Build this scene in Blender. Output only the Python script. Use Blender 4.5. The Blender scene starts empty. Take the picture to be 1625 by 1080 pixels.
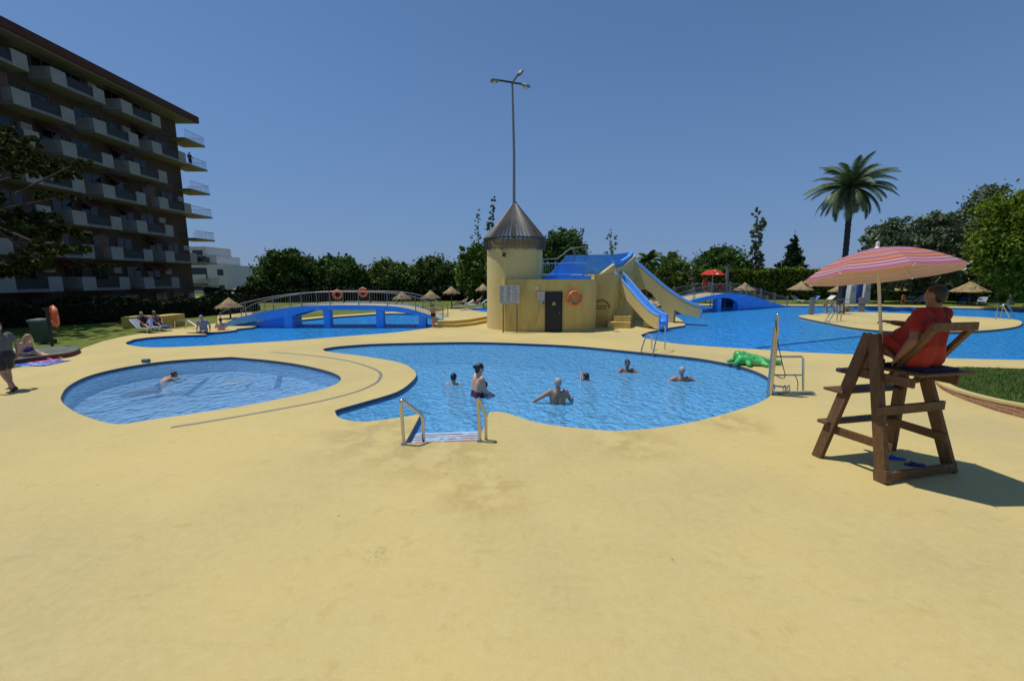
import bpy, bmesh, math, random
from mathutils import Vector, Matrix, Euler
from mathutils.geometry import tessellate_polygon
PI = math.pi; R = math.radians
scn = bpy.context.scene
col = scn.collection
# ------------------------------------------------------------------ camera numbers and pixel-to-place helpers
F = 655.0; CX = 812.5; CY = 540.0; YH = 442.0; CH = 2.7
PITCH = math.atan((CY - YH) / F)
FW = Vector((0, math.cos(PITCH), -math.sin(PITCH))); UP = Vector((0, math.sin(PITCH), math.cos(PITCH)))
def ray(px, py): return FW * F + Vector((px - CX, 0, 0)) + UP * (CY - py)
def G(px, py, z=0.0):
    r = ray(px, py); t = (z - CH) / r.z
    return Vector((r.x * t, r.y * t, z))
def A(px, py, Y):
    r = ray(px, py); t = Y / r.y
    return Vector((r.x * t, Y, CH + r.z * t))
# ------------------------------------------------------------------ materials
MATS = {}
def nodes_of(name):
    m = bpy.data.materials.new(name); m.use_nodes = True
    return m, m.node_tree.nodes, m.node_tree.links
def mat(name, c, rough=.6, metal=0.0, var=.12, vscale=6.0, bump=0.0, bscale=40.0, spec=.5, c2=None, c2scale=2.0, c2lo=.45, c2hi=.6, stretch=None, island=0.0, trans=0.0, detail=6):
    if name in MATS: return MATS[name]
    m, N, L = nodes_of(name)
    b = N['Principled BSDF']; b.inputs['Roughness'].default_value = rough; b.inputs['Metallic'].default_value = metal
    b.inputs['Specular IOR Level'].default_value = spec
    tc = N.new('ShaderNodeTexCoord'); src = tc.outputs['Object']
    if stretch:
        mp = N.new('ShaderNodeMapping'); mp.inputs['Scale'].default_value = stretch; L.new(src, mp.inputs['Vector']); src = mp.outputs['Vector']
    n = N.new('ShaderNodeTexNoise'); n.inputs['Scale'].default_value = vscale; n.inputs['Detail'].default_value = detail; n.inputs['Roughness'].default_value = .65
    L.new(src, n.inputs['Vector'])
    rng = N.new('ShaderNodeMapRange'); rng.inputs['From Min'].default_value = .3; rng.inputs['From Max'].default_value = .7
    rng.inputs['To Min'].default_value = 1 - var; rng.inputs['To Max'].default_value = 1 + var
    L.new(n.outputs['Fac'], rng.inputs['Value'])
    val = rng.outputs['Result']
    if island:
        g = N.new('ShaderNodeNewGeometry'); r2 = N.new('ShaderNodeMapRange'); r2.inputs['To Min'].default_value = 1 - island; r2.inputs['To Max'].default_value = 1 + island
        L.new(g.outputs['Random Per Island'], r2.inputs['Value'])
        mm = N.new('ShaderNodeMath'); mm.operation = 'MULTIPLY'; L.new(val, mm.inputs[0]); L.new(r2.outputs['Result'], mm.inputs[1]); val = mm.outputs[0]
    base = None
    if c2:
        n2 = N.new('ShaderNodeTexNoise'); n2.inputs['Scale'].default_value = c2scale; n2.inputs['Detail'].default_value = 4; L.new(src, n2.inputs['Vector'])
        r3 = N.new('ShaderNodeMapRange'); r3.inputs['From Min'].default_value = c2lo; r3.inputs['From Max'].default_value = c2hi; L.new(n2.outputs['Fac'], r3.inputs['Value'])
        mx = N.new('ShaderNodeMix'); mx.data_type = 'RGBA'; mx.inputs[6].default_value = (*c, 1); mx.inputs[7].default_value = (*c2, 1)
        L.new(r3.outputs['Result'], mx.inputs[0]); base = mx.outputs[2]
    sc = N.new('ShaderNodeVectorMath'); sc.operation = 'SCALE'
    if base: L.new(base, sc.inputs[0])
    else: sc.inputs[0].default_value = c
    L.new(val, sc.inputs['Scale'])
    L.new(sc.outputs['Vector'], b.inputs['Base Color'])
    if bump:
        n4 = N.new('ShaderNodeTexNoise'); n4.inputs['Scale'].default_value = bscale; n4.inputs['Detail'].default_value = 5; L.new(src, n4.inputs['Vector'])
        bp = N.new('ShaderNodeBump'); bp.inputs['Strength'].default_value = bump; bp.inputs['Distance'].default_value = .02
        L.new(n4.outputs['Fac'], bp.inputs['Height']); L.new(bp.outputs['Normal'], b.inputs['Normal'])
    if trans:
        tr = N.new('ShaderNodeBsdfTranslucent'); L.new(sc.outputs['Vector'], tr.inputs['Color'])
        ms = N.new('ShaderNodeMixShader'); ms.inputs[0].default_value = trans
        L.new(b.outputs[0], ms.inputs[1]); L.new(tr.outputs[0], ms.inputs[2]); L.new(ms.outputs[0], N['Material Output'].inputs['Surface'])
    MATS[name] = m
    return m
# ------------------------------------------------------------------ mesh builder
class MB:
    def __init__(s): s.v = []; s.f = []; s.uv = None
    def add(s, vs, fs):
        o = len(s.v); s.v += [Vector(p) for p in vs]; s.f += [tuple(i + o for i in f) for f in fs]; return s
    def box(s, c, size, rot=None):
        c = Vector(c); h = Vector(size) / 2; m = rot if rot is not None else Matrix.Identity(3)
        P = [c + m @ Vector((x * h.x, y * h.y, z * h.z)) for x in (-1, 1) for y in (-1, 1) for z in (-1, 1)]
        return s.add(P, [(0, 1, 3, 2), (4, 6, 7, 5), (0, 4, 5, 1), (2, 3, 7, 6), (0, 2, 6, 4), (1, 5, 7, 3)])
    def beam(s, a, b, w, h, up=(0, 0, 1)):
        a, b = Vector(a), Vector(b); d = (b - a); L = d.length; d.normalize(); up = Vector(up)
        if abs(d.dot(up)) > .98: up = Vector((1, 0, 0))
        x = d.cross(up).normalized(); y = x.cross(d).normalized()
        return s.box((a + b) / 2, (w, L, h), Matrix((x, d, y)).transposed())
    def tube(s, pts, r, n=8, cap=True, closed=False):
        pts = [Vector(p) for p in pts]; k = len(pts); rr = r if isinstance(r, (list, tuple)) else [r] * k
        vs, fs = [], []; ref = None
        for i, p in enumerate(pts):
            a = pts[(i - 1) % k] if (closed or i > 0) else p; b = pts[(i + 1) % k] if (closed or i < k - 1) else p
            d = (b - a).normalized()
            if ref is None:
                ref = Vector((0, 0, 1)) if abs(d.z) < .9 else Vector((1, 0, 0))
            x = (ref - d * ref.dot(d))
            if x.length < 1e-4: x = Vector((1, .3, .2)) - d * Vector((1, .3, .2)).dot(d)
            x.normalize(); ref = x; y = d.cross(x)
            for j in range(n):
                t = 2 * PI * j / n; vs.append(p + (x * math.cos(t) + y * math.sin(t)) * rr[i])
        for i in range(k if closed else k - 1):
            i2 = (i + 1) % k
            for j in range(n): fs.append((i * n + j, i * n + (j + 1) % n, i2 * n + (j + 1) % n, i2 * n + j))
        if cap and not closed: fs.append(tuple(range(n - 1, -1, -1))); fs.append(tuple((k - 1) * n + j for j in range(n)))
        return s.add(vs, fs)
    def ball(s, c, r, n=10, m=7, rot=None):
        c = Vector(c); r = Vector(r) if not isinstance(r, (int, float)) else Vector((r, r, r)); M = rot if rot is not None else Matrix.Identity(3)
        vs = [c + M @ Vector((0, 0, r.z))]; fs = []
        for i in range(1, m):
            t = PI * i / m
            for j in range(n):
                p = 2 * PI * j / n; vs.append(c + M @ Vector((r.x * math.sin(t) * math.cos(p), r.y * math.sin(t) * math.sin(p), r.z * math.cos(t))))
        vs.append(c + M @ Vector((0, 0, -r.z))); e = len(vs) - 1
        for j in range(n): fs.append((0, 1 + j, 1 + (j + 1) % n))
        for i in range(m - 2):
            a = 1 + i * n
            for j in range(n): fs.append((a + j, a + n + j, a + n + (j + 1) % n, a + (j + 1) % n))
        a = 1 + (m - 2) * n
        for j in range(n): fs.append((e, a + (j + 1) % n, a + j))
        return s.add(vs, fs)
    def rcone(s, a, b, ra, rb, n=10):                    # rounded cone: two balls and the frustum between
        a, b = Vector(a), Vector(b); s.ball(a, ra, n, 7); s.ball(b, rb, n, 7)
        if (b - a).length > 1e-4: s.tube([a, b], [ra, rb], n)
        return s
    def lathe(s, prof, c=(0, 0, 0), n=32, a0=0, a1=2 * PI):
        c = Vector(c); full = abs(a1 - a0 - 2 * PI) < 1e-6; k = n if full else n + 1; vs = []; fs = []
        for j in range(k):
            t = a0 + (a1 - a0) * j / n
            for (r, z) in prof: vs.append(c + Vector((r * math.cos(t), r * math.sin(t), z)))
        q = len(prof)
        for j in range(n):
            j2 = (j + 1) % k
            for i in range(q - 1): fs.append((j * q + i, j2 * q + i, j2 * q + i + 1, j * q + i + 1))
        return s.add(vs, fs)
    def sheet(s, outer, holes=(), z=None, flip=False):   # flat polygon with holes
        loops = [[Vector(p) for p in outer]] + [[Vector(p) for p in h] for h in holes]
        tris = tessellate_polygon(loops); vs = [p for l in loops for p in l]
        fs = []
        for t in tris:
            a, b, c = (vs[i] for i in t)
            up = (b - a).cross(c - a).z > 0
            fs.append(tuple(t) if up != flip else tuple(reversed(t)))
        if z is not None: vs = [Vector((p.x, p.y, z)) for p in vs]
        return s.add(vs, fs)
    def walls(s, loop, z0, z1, inward=False):
        n = len(loop); vs = []
        for p in loop: vs += [Vector((p[0], p[1], z0)), Vector((p[0], p[1], z1))]
        ar = sum(loop[i][0] * loop[(i + 1) % n][1] - loop[(i + 1) % n][0] * loop[i][1] for i in range(n))
        fs = []
        for i in range(n):
            j = (i + 1) % n; f = (2 * i, 2 * j, 2 * j + 1, 2 * i + 1)
            fs.append(f if (ar > 0) != inward else tuple(reversed(f)))
        return s.add(vs, fs)
    def prism(s, loop, z0, z1, bottom=True):
        s.walls(loop, z0, z1); s.sheet([(p[0], p[1], 0) for p in loop], z=z1)
        if bottom: s.sheet([(p[0], p[1], 0) for p in loop], z=z0, flip=True)
        return s
    def slab(s, poly, o, ax, ay, w):                     # polygon in the plane (ax, ay) at o, extruded along w
        o, ax, ay, w = Vector(o), Vector(ax), Vector(ay), Vector(w); n = len(poly)
        P = [o + ax * p[0] + ay * p[1] for p in poly]
        tris = tessellate_polygon([[Vector((p[0], p[1], 0)) for p in poly]])
        vs = [p - w / 2 for p in P] + [p + w / 2 for p in P]
        fs = [tuple(t) for t in tris] + [tuple(i + n for i in reversed(t)) for t in tris]
        fs += [(i, (i + 1) % n, (i + 1) % n + n, i + n) for i in range(n)]
        return s.add(vs, fs)
    def build(s, name, m, parent=None, smooth=True, bevel=0.0, world=True, fix=False, angle=.7):
        me = bpy.data.meshes.new(name)
        off = Vector((0, 0, 0)); inv = None
        if parent is not None and world:
            r = parent
            while r.parent is not None: r = r.parent
            inv = (Matrix.Translation(r.location) @ r.rotation_euler.to_matrix().to_4x4()).inverted()
        vs = [inv @ p for p in s.v] if inv is not None else s.v
        me.from_pydata([tuple(p) for p in vs], [], s.f)
        if fix:
            bm = bmesh.new(); bm.from_mesh(me); bmesh.ops.recalc_face_normals(bm, faces=bm.faces); bm.to_mesh(me); bm.free()
        if s.uv:
            ul = me.uv_layers.new(name='UVMap'); k = 0
            for f in s.f:
                for i in f: ul.data[k].uv = s.uv[i]; k += 1
        if smooth:
            me.shade_smooth(); me.set_sharp_from_angle(angle=angle)
        me.materials.append(m)
        o = bpy.data.objects.new(name, me); col.objects.link(o)
        if parent is not None: o.parent = parent
        if bevel:
            b = o.modifiers.new('edge', 'BEVEL'); b.width = bevel; b.segments = 2; b.limit_method = 'ANGLE'
        return o
def thing(name, label, cat, loc=(0, 0, 0), rz=0.0, group=None):
    o = bpy.data.objects.new(name, None); col.objects.link(o); o.location = loc; o.rotation_euler = (0, 0, rz); o.empty_display_size = .2
    return tag(o, label, cat, group)
def tag(o, label=None, cat=None, group=None, kind=None):
    if label: o['label'] = label
    if cat: o['category'] = cat
    if group: o['group'] = group
    if kind: o['kind'] = kind
    return o
def struct(o): o['kind'] = 'structure'; return o
def dup(root, loc, rz=0.0, label=None, scale=None):
    def cp(o, par):
        c = o.copy(); col.objects.link(c)
        if par is not None: c.parent = par
        for ch in list(o.children): cp(ch, c)
        return c
    r = cp(root, None); r.location = loc; r.rotation_euler = (0, 0, rz)
    if scale: r.scale = (scale, scale, scale)
    if label: r['label'] = label
    return r
def spl(pts, closed=True, n=6):                          # Catmull-Rom curve through the points
    k = len(pts); out = []
    for i in range(k if closed else k - 1):
        p = [Vector(pts[(i + d) % k]) if closed else Vector(pts[min(max(i + d, 0), k - 1)]) for d in (-1, 0, 1, 2)]
        for j in range(n):
            t = j / n
            out.append(.5 * ((2 * p[1]) + (p[2] - p[0]) * t + (2 * p[0] - 5 * p[1] + 4 * p[2] - p[3]) * t * t + (3 * p[1] - p[0] - 3 * p[2] + p[3]) * t ** 3))
    if not closed: out.append(Vector(pts[-1]))
    return out
def gl(pts, z=0.0): return [G(x, y, z) for x, y in pts]
def offset(loop, d):                                     # push a closed loop outward by d
    n = len(loop); ar = sum(loop[i].x * loop[(i + 1) % n].y - loop[(i + 1) % n].x * loop[i].y for i in range(n)); sg = 1 if ar > 0 else -1
    out = []
    for i in range(n):
        t = (loop[(i + 1) % n] - loop[i - 1]); t.z = 0
        if t.length < 1e-6: t = Vector((1, 0, 0))
        t.normalize(); out.append(loop[i] + Vector((t.y, -t.x, 0)) * d * sg)
    return out
AIR, DUST, OZONE, SKYS, SUNE, EXPO = 1.0, .1, 4.0, .105, 3.7, -.02
HAZE = (1.55, 2.5, 4.75)     # even blue-grey of the lower sky
# ------------------------------------------------------------------ the palette
def deck_material():
    m, N, L = nodes_of('yellow_deck_paint'); b = N['Principled BSDF']
    tc = N.new('ShaderNodeTexCoord')
    def noise(sc, det=5, rough=.6, vec=None):
        n = N.new('ShaderNodeTexNoise'); n.inputs['Scale'].default_value = sc; n.inputs['Detail'].default_value = det; n.inputs['Roughness'].default_value = rough
        L.new(vec or tc.outputs['Object'], n.inputs['Vector']); return n.outputs['Fac']
    def rng(v, a, bb, lo=0, hi=1):
        r = N.new('ShaderNodeMapRange'); r.inputs['From Min'].default_value = a; r.inputs['From Max'].default_value = bb
        r.inputs['To Min'].default_value = lo; r.inputs['To Max'].default_value = hi; L.new(v, r.inputs['Value']); return r.outputs['Result']
    def mix(f, a, bb):
        x = N.new('ShaderNodeMix'); x.data_type = 'RGBA'
        L.new(f, x.inputs[0])
        for s, i in ((a, 6), (bb, 7)):
            if isinstance(s, tuple): x.inputs[i].default_value = (*s, 1)
            else: L.new(s, x.inputs[i])
        return x.outputs[2]
    def mul(a, bb):
        x = N.new('ShaderNodeMath'); x.operation = 'MULTIPLY'
        for s, i in ((a, 0), (bb, 1)):
            if isinstance(s, float): x.inputs[i].default_value = s
            else: L.new(s, x.inputs[i])
        return x.outputs[0]
    def near(x0, y0, r0, r1):
        d = N.new('ShaderNodeVectorMath'); d.operation = 'DISTANCE'; d.inputs[1].default_value = (x0, y0, 0); L.new(tc.outputs['Object'], d.inputs[0])
        return rng(d.outputs['Value'], r0, r1, 1, 0)
    c = mix(rng(noise(.22, 3), .4, .62), DECK_A, DECK_B)
    c = mix(rng(noise(1.3, 7, .7), .5, .75, 0, .5), c, DECK_C)                 # worn pale paint
    mp = N.new('ShaderNodeMapping'); mp.inputs['Scale'].default_value = (.7, 2.6, 1); L.new(tc.outputs['Object'], mp.inputs['Vector'])
    c = mix(rng(noise(1.6, 8, .75, mp.outputs['Vector']), .57, .72, 0, .5), c, DECK_D)   # streaky stains
    c = mix(rng(noise(7.0, 6, .7), .66, .8, 0, .3), c, DECK_D)                 # scuffs
    ck = G(598, 880); ck2 = G(760, 800)
    g = G(690, 715); g2 = G(770, 775); g3 = G(600, 690); g4 = G(1000, 700); g5 = G(1160, 670)
    wn = rng(noise(2.1, 6, .6), .42, .56)
    wet = None
    for q, r in ((g, 1.5), (g2, .9), (g3, 1.4), (g4, 1.0), (g5, .9)):
        w = near(q.x, q.y, r * .3, r)
        if wet is None: wet = w
        else:
            x = N.new('ShaderNodeMath'); x.operation = 'MAXIMUM'; L.new(wet, x.inputs[0]); L.new(w, x.inputs[1]); wet = x.outputs[0]
    wet = mul(wet, wn)
    c = mix(mul(wet, .6), c, DECK_W)
    c = mix(mul(near(ck.x, ck.y, .03, .17), rng(noise(16, 5, .7), .45, .6, 0, .75)), c, (.25, .20, .11))
    c = mix(mul(near(ck2.x, ck2.y, .1, .5), rng(noise(6, 5, .7), .5, .62, 0, .5)), c, DECK_W)
    c = mix(rng(noise(55, 3, .6), .3, .7, 0, .25), c, DECK_D)
    c = mix(rng(noise(11, 7, .75), .4, .62, 0, .38), c, DECK_C)
    c = mix(rng(noise(130, 2, .6), .5, .75, 0, .30), c, DECK_D)
    c = mix(rng(noise(3.4, 8, .8), .55, .68, 0, .42), c, DECK_W)
    # scattered dark specks
    vo = N.new('ShaderNodeTexVoronoi'); vo.inputs['Scale'].default_value = 1.7; L.new(tc.outputs['Object'], vo.inputs['Vector'])
    c = mix(rng(vo.outputs['Distance'], .02, .035, .6, 0), c, (.16, .14, .08))
    L.new(c, b.inputs['Base Color'])
    L.new(rng(wet, 0, 1, .75, .35), b.inputs['Roughness']); b.inputs['Specular IOR Level'].default_value = .25
    bp = N.new('ShaderNodeBump'); bp.inputs['Strength'].default_value = .25; bp.inputs['Distance'].default_value = .01
    L.new(noise(38, 6, .7), bp.inputs['Height']); L.new(bp.outputs['Normal'], b.inputs['Normal'])
    return m
DECK_A = (.595, .468, .172); DECK_B = (.48, .392, .172); DECK_C = (.60, .492, .235); DECK_D = (.36, .28, .11); DECK_W = (.40, .29, .075)
def water_material(name, deep, body, mixf, bscale, bstr, gl=1.0):
    # clear water: part of the light passes to the tiled bottom, part is scattered back, the sky mirrors by Fresnel
    m, N, L = nodes_of(name); N.remove(N['Principled BSDF'])
    tc = N.new('ShaderNodeTexCoord')
    mp = N.new('ShaderNodeMapping'); mp.inputs['Scale'].default_value = (1.0, .8, 1); L.new(tc.outputs['Object'], mp.inputs['Vector'])
    w = N.new('ShaderNodeTexNoise'); w.inputs['Scale'].default_value = bscale * .5; w.inputs['Detail'].default_value = 3; L.new(mp.outputs['Vector'], w.inputs['Vector'])
    vm = N.new('ShaderNodeVectorMath'); vm.operation = 'SCALE'; vm.inputs['Scale'].default_value = .9; L.new(w.outputs['Color'], vm.inputs[0])
    va = N.new('ShaderNodeVectorMath'); L.new(mp.outputs['Vector'], va.inputs[0]); L.new(vm.outputs['Vector'], va.inputs[1])
    v = N.new('ShaderNodeTexVoronoi'); v.feature = 'SMOOTH_F1'; v.inputs['Scale'].default_value = bscale; v.inputs['Smoothness'].default_value = .4; L.new(va.outputs['Vector'], v.inputs['Vector'])
    n = N.new('ShaderNodeTexNoise'); n.inputs['Scale'].default_value = bscale * 1.6; n.inputs['Detail'].default_value = 5; n.inputs['Distortion'].default_value = .6; L.new(mp.outputs['Vector'], n.inputs['Vector'])
    ad = N.new('ShaderNodeMath'); ad.operation = 'ADD'; L.new(v.outputs['Distance'], ad.inputs[0]); L.new(n.outputs['Fac'], ad.inputs[1])
    bp = N.new('ShaderNodeBump'); bp.inputs['Strength'].default_value = bstr; bp.inputs['Distance'].default_value = .17; L.new(ad.outputs[0], bp.inputs['Height'])
    bd = N.new('ShaderNodeBump'); bd.inputs['Strength'].default_value = bstr; bd.inputs['Distance'].default_value = .19; L.new(ad.outputs[0], bd.inputs['Height'])
    tr = N.new('ShaderNodeBsdfTransparent'); tr.inputs['Color'].default_value = (*deep, 1)
    df = N.new('ShaderNodeBsdfDiffuse'); df.inputs['Color'].default_value = (*body, 1); L.new(bd.outputs['Normal'], df.inputs['Normal'])
    gs = N.new('ShaderNodeBsdfGlossy'); gs.inputs['Roughness'].default_value = .09; gs.inputs['Color'].default_value = (gl, gl, gl, 1); L.new(bp.outputs['Normal'], gs.inputs['Normal'])
    fr = N.new('ShaderNodeFresnel'); fr.inputs['IOR'].default_value = 1.33; L.new(bp.outputs['Normal'], fr.inputs['Normal'])
    m1 = N.new('ShaderNodeMixShader'); m1.inputs[0].default_value = mixf; L.new(tr.outputs[0], m1.inputs[1]); L.new(df.outputs[0], m1.inputs[2])
    m2 = N.new('ShaderNodeMixShader'); L.new(fr.outputs[0], m2.inputs[0]); L.new(m1.outputs[0], m2.inputs[1]); L.new(gs.outputs[0], m2.inputs[2])
    L.new(m2.outputs[0], N['Material Output'].inputs['Surface'])
    return m
DECK = deck_material()
STUCCO = mat('cream_yellow_stucco', (.64, .48, .155), .85, var=.12, vscale=1.6, bump=.35, bscale=60, c2=(.52, .37, .12), c2scale=1.5, c2lo=.5, c2hi=.72, stretch=(1.6, 1.6, .4))
STUCCO_PALE = mat('pale_cream_stucco', (.66, .53, .23), .85, var=.10, vscale=1.8, bump=.35, bscale=60, c2=(.56, .43, .17), c2scale=1.8, c2lo=.48, c2hi=.72, stretch=(1.6, 1.6, .4))
OCHRE = mat('ochre_step_paint', (.52, .36, .09), .8, var=.14, vscale=3)
BLUE = mat('blue_concrete_paint', (.065, .34, .86), .5, var=.10, vscale=2.5, bump=.15, bscale=30, c2=(.13, .42, .84), c2scale=2.2, c2lo=.5, c2hi=.7)
SLIDEBLUE = mat('glossy_slide_blue', (.16, .42, .86), .28, var=.07, vscale=3)
TILE = mat('pool_floor_tile', (.26, .58, .88), .4, var=.15, vscale=5, c2=(.18, .48, .84), c2scale=1.2)
TILE_DEEP = mat('deep_pool_tile', (.08, .36, .88), .4, var=.12, vscale=4, c2=(.06, .30, .84), c2scale=.8)
TILE_PALE = mat('paddling_pool_tile', (.44, .66, .88), .4, var=.12, vscale=5, c2=(.38, .60, .85), c2scale=1.0)
STEEL = mat('brushed_steel', (.56, .54, .50), .26, 1.0, var=.08, vscale=20)
GREYMETAL = mat('grey_painted_metal', (.22, .225, .225), .45, .4, var=.1, vscale=8)
DARKMETAL = mat('dark_metal', (.03, .032, .034), .5, .3, var=.2)
WOOD = mat('brown_weathered_wood', (.115, .056, .020), .62, var=.35, vscale=5, stretch=(9, 9, 1.2), bump=.4, bscale=12, c2=(.17, .092, .038), c2scale=1.3, c2lo=.5, c2hi=.8)
RODWOOD = mat('grey_brown_rod_wood', (.085, .080, .075), .42, var=.3, vscale=9, island=.35)
WHITE = mat('white_plastic', (.72, .72, .70), .4, var=.05)
CREAMPOLE = mat('cream_enamel_pole', (.62, .57, .44), .4, var=.06)
BLACK = mat('matt_black', (.012, .012, .014), .55, var=.2)
ORANGE = mat('orange_lifebuoy_plastic', (.70, .11, .025), .45, var=.10, vscale=9)
THATCH = mat('straw_thatch', (.34, .25, .12), .9, var=.45, vscale=14, stretch=(1, 1, .3), bump=.7, bscale=30, c2=(.22, .16, .08))
GRASS = mat('short_lawn_grass', (.085, .14, .03), .9, var=.4, vscale=12, bump=.8, bscale=60, c2=(.10, .13, .028), c2scale=.5, c2lo=.4, c2hi=.7, spec=.1)
GRASSFAR = mat('far_lawn_grass', (.10, .14, .022), .9, var=.3, vscale=4, c2=(.16, .17, .04), c2scale=.25, spec=.1)  # yellower green with random paler patches
BRICK_W = None
LEAF_DARK = mat('dark_leaf', (.075, .135, .025), .6, var=.35, vscale=.7, island=.5, spec=.2, trans=.15)
LEAF_MID = mat('mid_green_leaf', (.11, .18, .03), .6, var=.35, vscale=.7, island=.5, spec=.2, trans=.2)
LEAF_BRIGHT = mat('bright_green_leaf', (.14, .20, .012), .55, var=.3, vscale=.8, island=.45, spec=.2, trans=.3)
LEAF_GREY = mat('grey_green_olive_leaf', (.135, .175, .085), .6, var=.35, vscale=.8, island=.5, spec=.3, trans=.15)
LEAF_CYPRESS = mat('cypress_leaf', (.030, .052, .016), .8, var=.35, vscale=1.2, island=.4, spec=.1)
LEAF_PINE = mat('olive_pine_needles', (.040, .052, .010), .7, var=.35, vscale=1.0, island=.5, spec=.15, trans=.2)
LEAF_HEDGE = mat('hedge_leaf', (.13, .20, .018), .6, var=.4, vscale=.8, island=.5, spec=.2, trans=.2)
FROND = mat('palm_frond', (.095, .135, .05), .5, var=.3, vscale=2, island=.4, spec=.4, trans=.15)
DRYFROND = mat('dry_palm_frond', (.20, .15, .07), .8, var=.3, island=.4)
BARK = mat('grey_brown_bark', (.07, .055, .042), .95, var=.4, vscale=5, bump=.8, bscale=14)
PALMBARK = mat('dark_palm_bark', (.035, .030, .027), .95, var=.4, vscale=6, stretch=(1, 1, 5), bump=.9, bscale=9)
SKIN = mat('tanned_skin', (.42, .225, .14), .5, var=.08, vscale=6)
SKIN_PALE = mat('fair_skin', (.55, .335, .235), .5, var=.08, vscale=6)
SKIN_DARK = mat('deep_tanned_skin', (.24, .115, .065), .5, var=.10, vscale=7)
HAIR_DARK = mat('dark_hair', (.012, .010, .010), .45, var=.4, vscale=40, bump=.4, bscale=60)
HAIR_GREY = mat('grey_hair', (.36, .34, .32), .55, var=.3, vscale=40, bump=.4, bscale=60)
HAIR_BROWN = mat('brown_hair', (.09, .05, .03), .5, var=.4, vscale=40, bump=.4, bscale=60)
REDCLOTH = mat('red_shirt_cloth', (.27, .017, .011), .85, var=.14, vscale=9, bump=.4, bscale=16)
ORANGECLOTH = mat('orange_red_shorts_cloth', (.42, .036, .012), .85, var=.14, vscale=9, bump=.4, bscale=16)
NAVY = mat('navy_cloth', (.010, .012, .028), .8, var=.2)
PURPLE = mat('plum_patterned_cloth', (.10, .015, .05), .8, var=.7, vscale=22, c2=(.03, .012, .05), c2scale=9)
BLUECLOTH = mat('blue_cloth', (.03, .09, .50), .75, var=.15)
PINKCLOTH = mat('pink_cloth', (.62, .10, .28), .8, var=.2)
GREYCLOTH = mat('grey_cloth', (.13, .125, .11), .85, var=.15)
WHITECLOTH = mat('white_cloth', (.70, .68, .64), .8, var=.1)
GREENPVC = mat('glossy_green_inflatable', (.05, .40, .10), .22, var=.15, vscale=5, c2=(.14, .52, .16), c2scale=3)
# ------------------------------------------------------------------ the ground: deck with pool openings
P1 = gl(spl([Vector((x, y)) for x, y in [(96, 630), (105, 615), (130, 600), (165, 589), (210, 580), (260, 573), (310, 569), (368, 566)]], False, 5)[:-1]
        + spl([Vector((x, y)) for x, y in [(368, 566), (425, 571), (470, 577), (512, 586), (535, 594), (541, 601), (533, 609), (505, 619), (455, 630), (390, 643), (320, 654), (250, 664)]], False, 5)[:-1]
        + spl([Vector((x, y)) for x, y in [(250, 664), (205, 671), (180, 672), (150, 665), (123, 655), (104, 643), (97, 635), (96, 630)]], False, 5)[:-1])
P2a = spl([Vector((x, y)) for x, y in [(776, 653.5), (792, 653), (811, 657), (835, 665), (863, 672), (920, 679), (970, 683), (1010, 681.5), (1047, 678), (1090, 671), (1125, 663), (1168, 651), (1203, 639), (1224, 626), (1230, 611), (1213, 595), (1177, 581),
        (1140, 573.5), (1099, 567), (1011, 558), (918, 549), (840, 545), (760, 542.5), (690, 543), (600, 545), (545, 548.5), (518, 552), (513, 555), (525, 558.5), (578, 565), (630, 574), (650, 582), (660, 592), (655, 603), (630, 621), (578, 637), (536, 649), (532, 654), (540, 663), (570, 668.5), (604, 666), (640, 661), (667, 657)]], False, 4)
P2 = gl([(p.x, p.y) for p in P2a] + [(655, 680), (642.6, 702.5), (760.6, 699), (768, 676)])
P3 = gl([(p.x, p.y) for p in spl([Vector(q) for q in [(199, 543), (206, 547.5), (240, 551), (300, 549.5), (381, 545), (463, 540), (544, 533.5), (630, 527), (688, 519)]], False, 4)]
        + [(700, 514), (700, 503), (660, 497.5), (619, 497), (596, 498), (511, 504), (460, 509), (420, 514), (400, 519), (376, 521.5), (374, 523.5)]
        + [(352, 526), (329, 527.2), (297, 527.4), (296, 528.3), (328, 530)]
        + [(p.x, p.y) for p in spl([Vector(q) for q in [(327, 530.8), (283, 532), (241, 534.5), (213, 538)]], False, 4)])
P5 = gl([(728, 492), (760, 489), (830, 486.5), (960, 486), (960, 500), (800, 501.5), (775, 500.5), (745, 496.5)])
P4 = gl([(p.x, p.y) for p in spl([Vector(q) for q in [(1017, 531), (1022, 535.5), (1043, 540.5), (1083, 546), (1144, 550.5), (1218, 555), (1279, 559), (1368, 562.5), (1504, 568), (1625, 571), (1800, 574)]], False, 4)]
        + [(1900, 545), (1860, 505), (1760, 494), (1625, 491), (1514, 488.4), (1370, 485.5), (1262, 485), (1134, 484.2), (1075, 484.5), (1040, 488), (1040, 497), (1075, 503), (1086, 511), (1087, 516), (1060, 520), (1030, 526)])
ISLAND = gl([(p.x, p.y) for p in spl([Vector(q) for q in [(1267, 501.8), (1292, 508), (1318, 513), (1347, 518.5), (1383, 523), (1430, 526), (1500, 526.5), (1567, 523.5), (1609, 518.5), (1622, 512.5), (1612, 507), (1567, 503.6), (1514, 501), (1449, 497.6), (1368, 495), (1318, 496.5), (1281, 499)]], True, 4)])
outer = [Vector((-75, -12, 0)), Vector((75, -12, 0)), Vector((75, 62, 0)), Vector((-75, 62, 0))]
struct(MB().sheet(outer, [P1, P2, P3, P4, P5], z=0).build('deck', DECK, smooth=False))
big = [Vector((-2500, -400, 0)), Vector((2500, -400, 0)), Vector((2500, 3500, 0)), Vector((-2500, 3500, 0))]
inner = [Vector((-74.9, -11.9, 0)), Vector((74.9, -11.9, 0)), Vector((74.9, 61.9, 0)), Vector((-74.9, 61.9, 0))]
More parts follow.
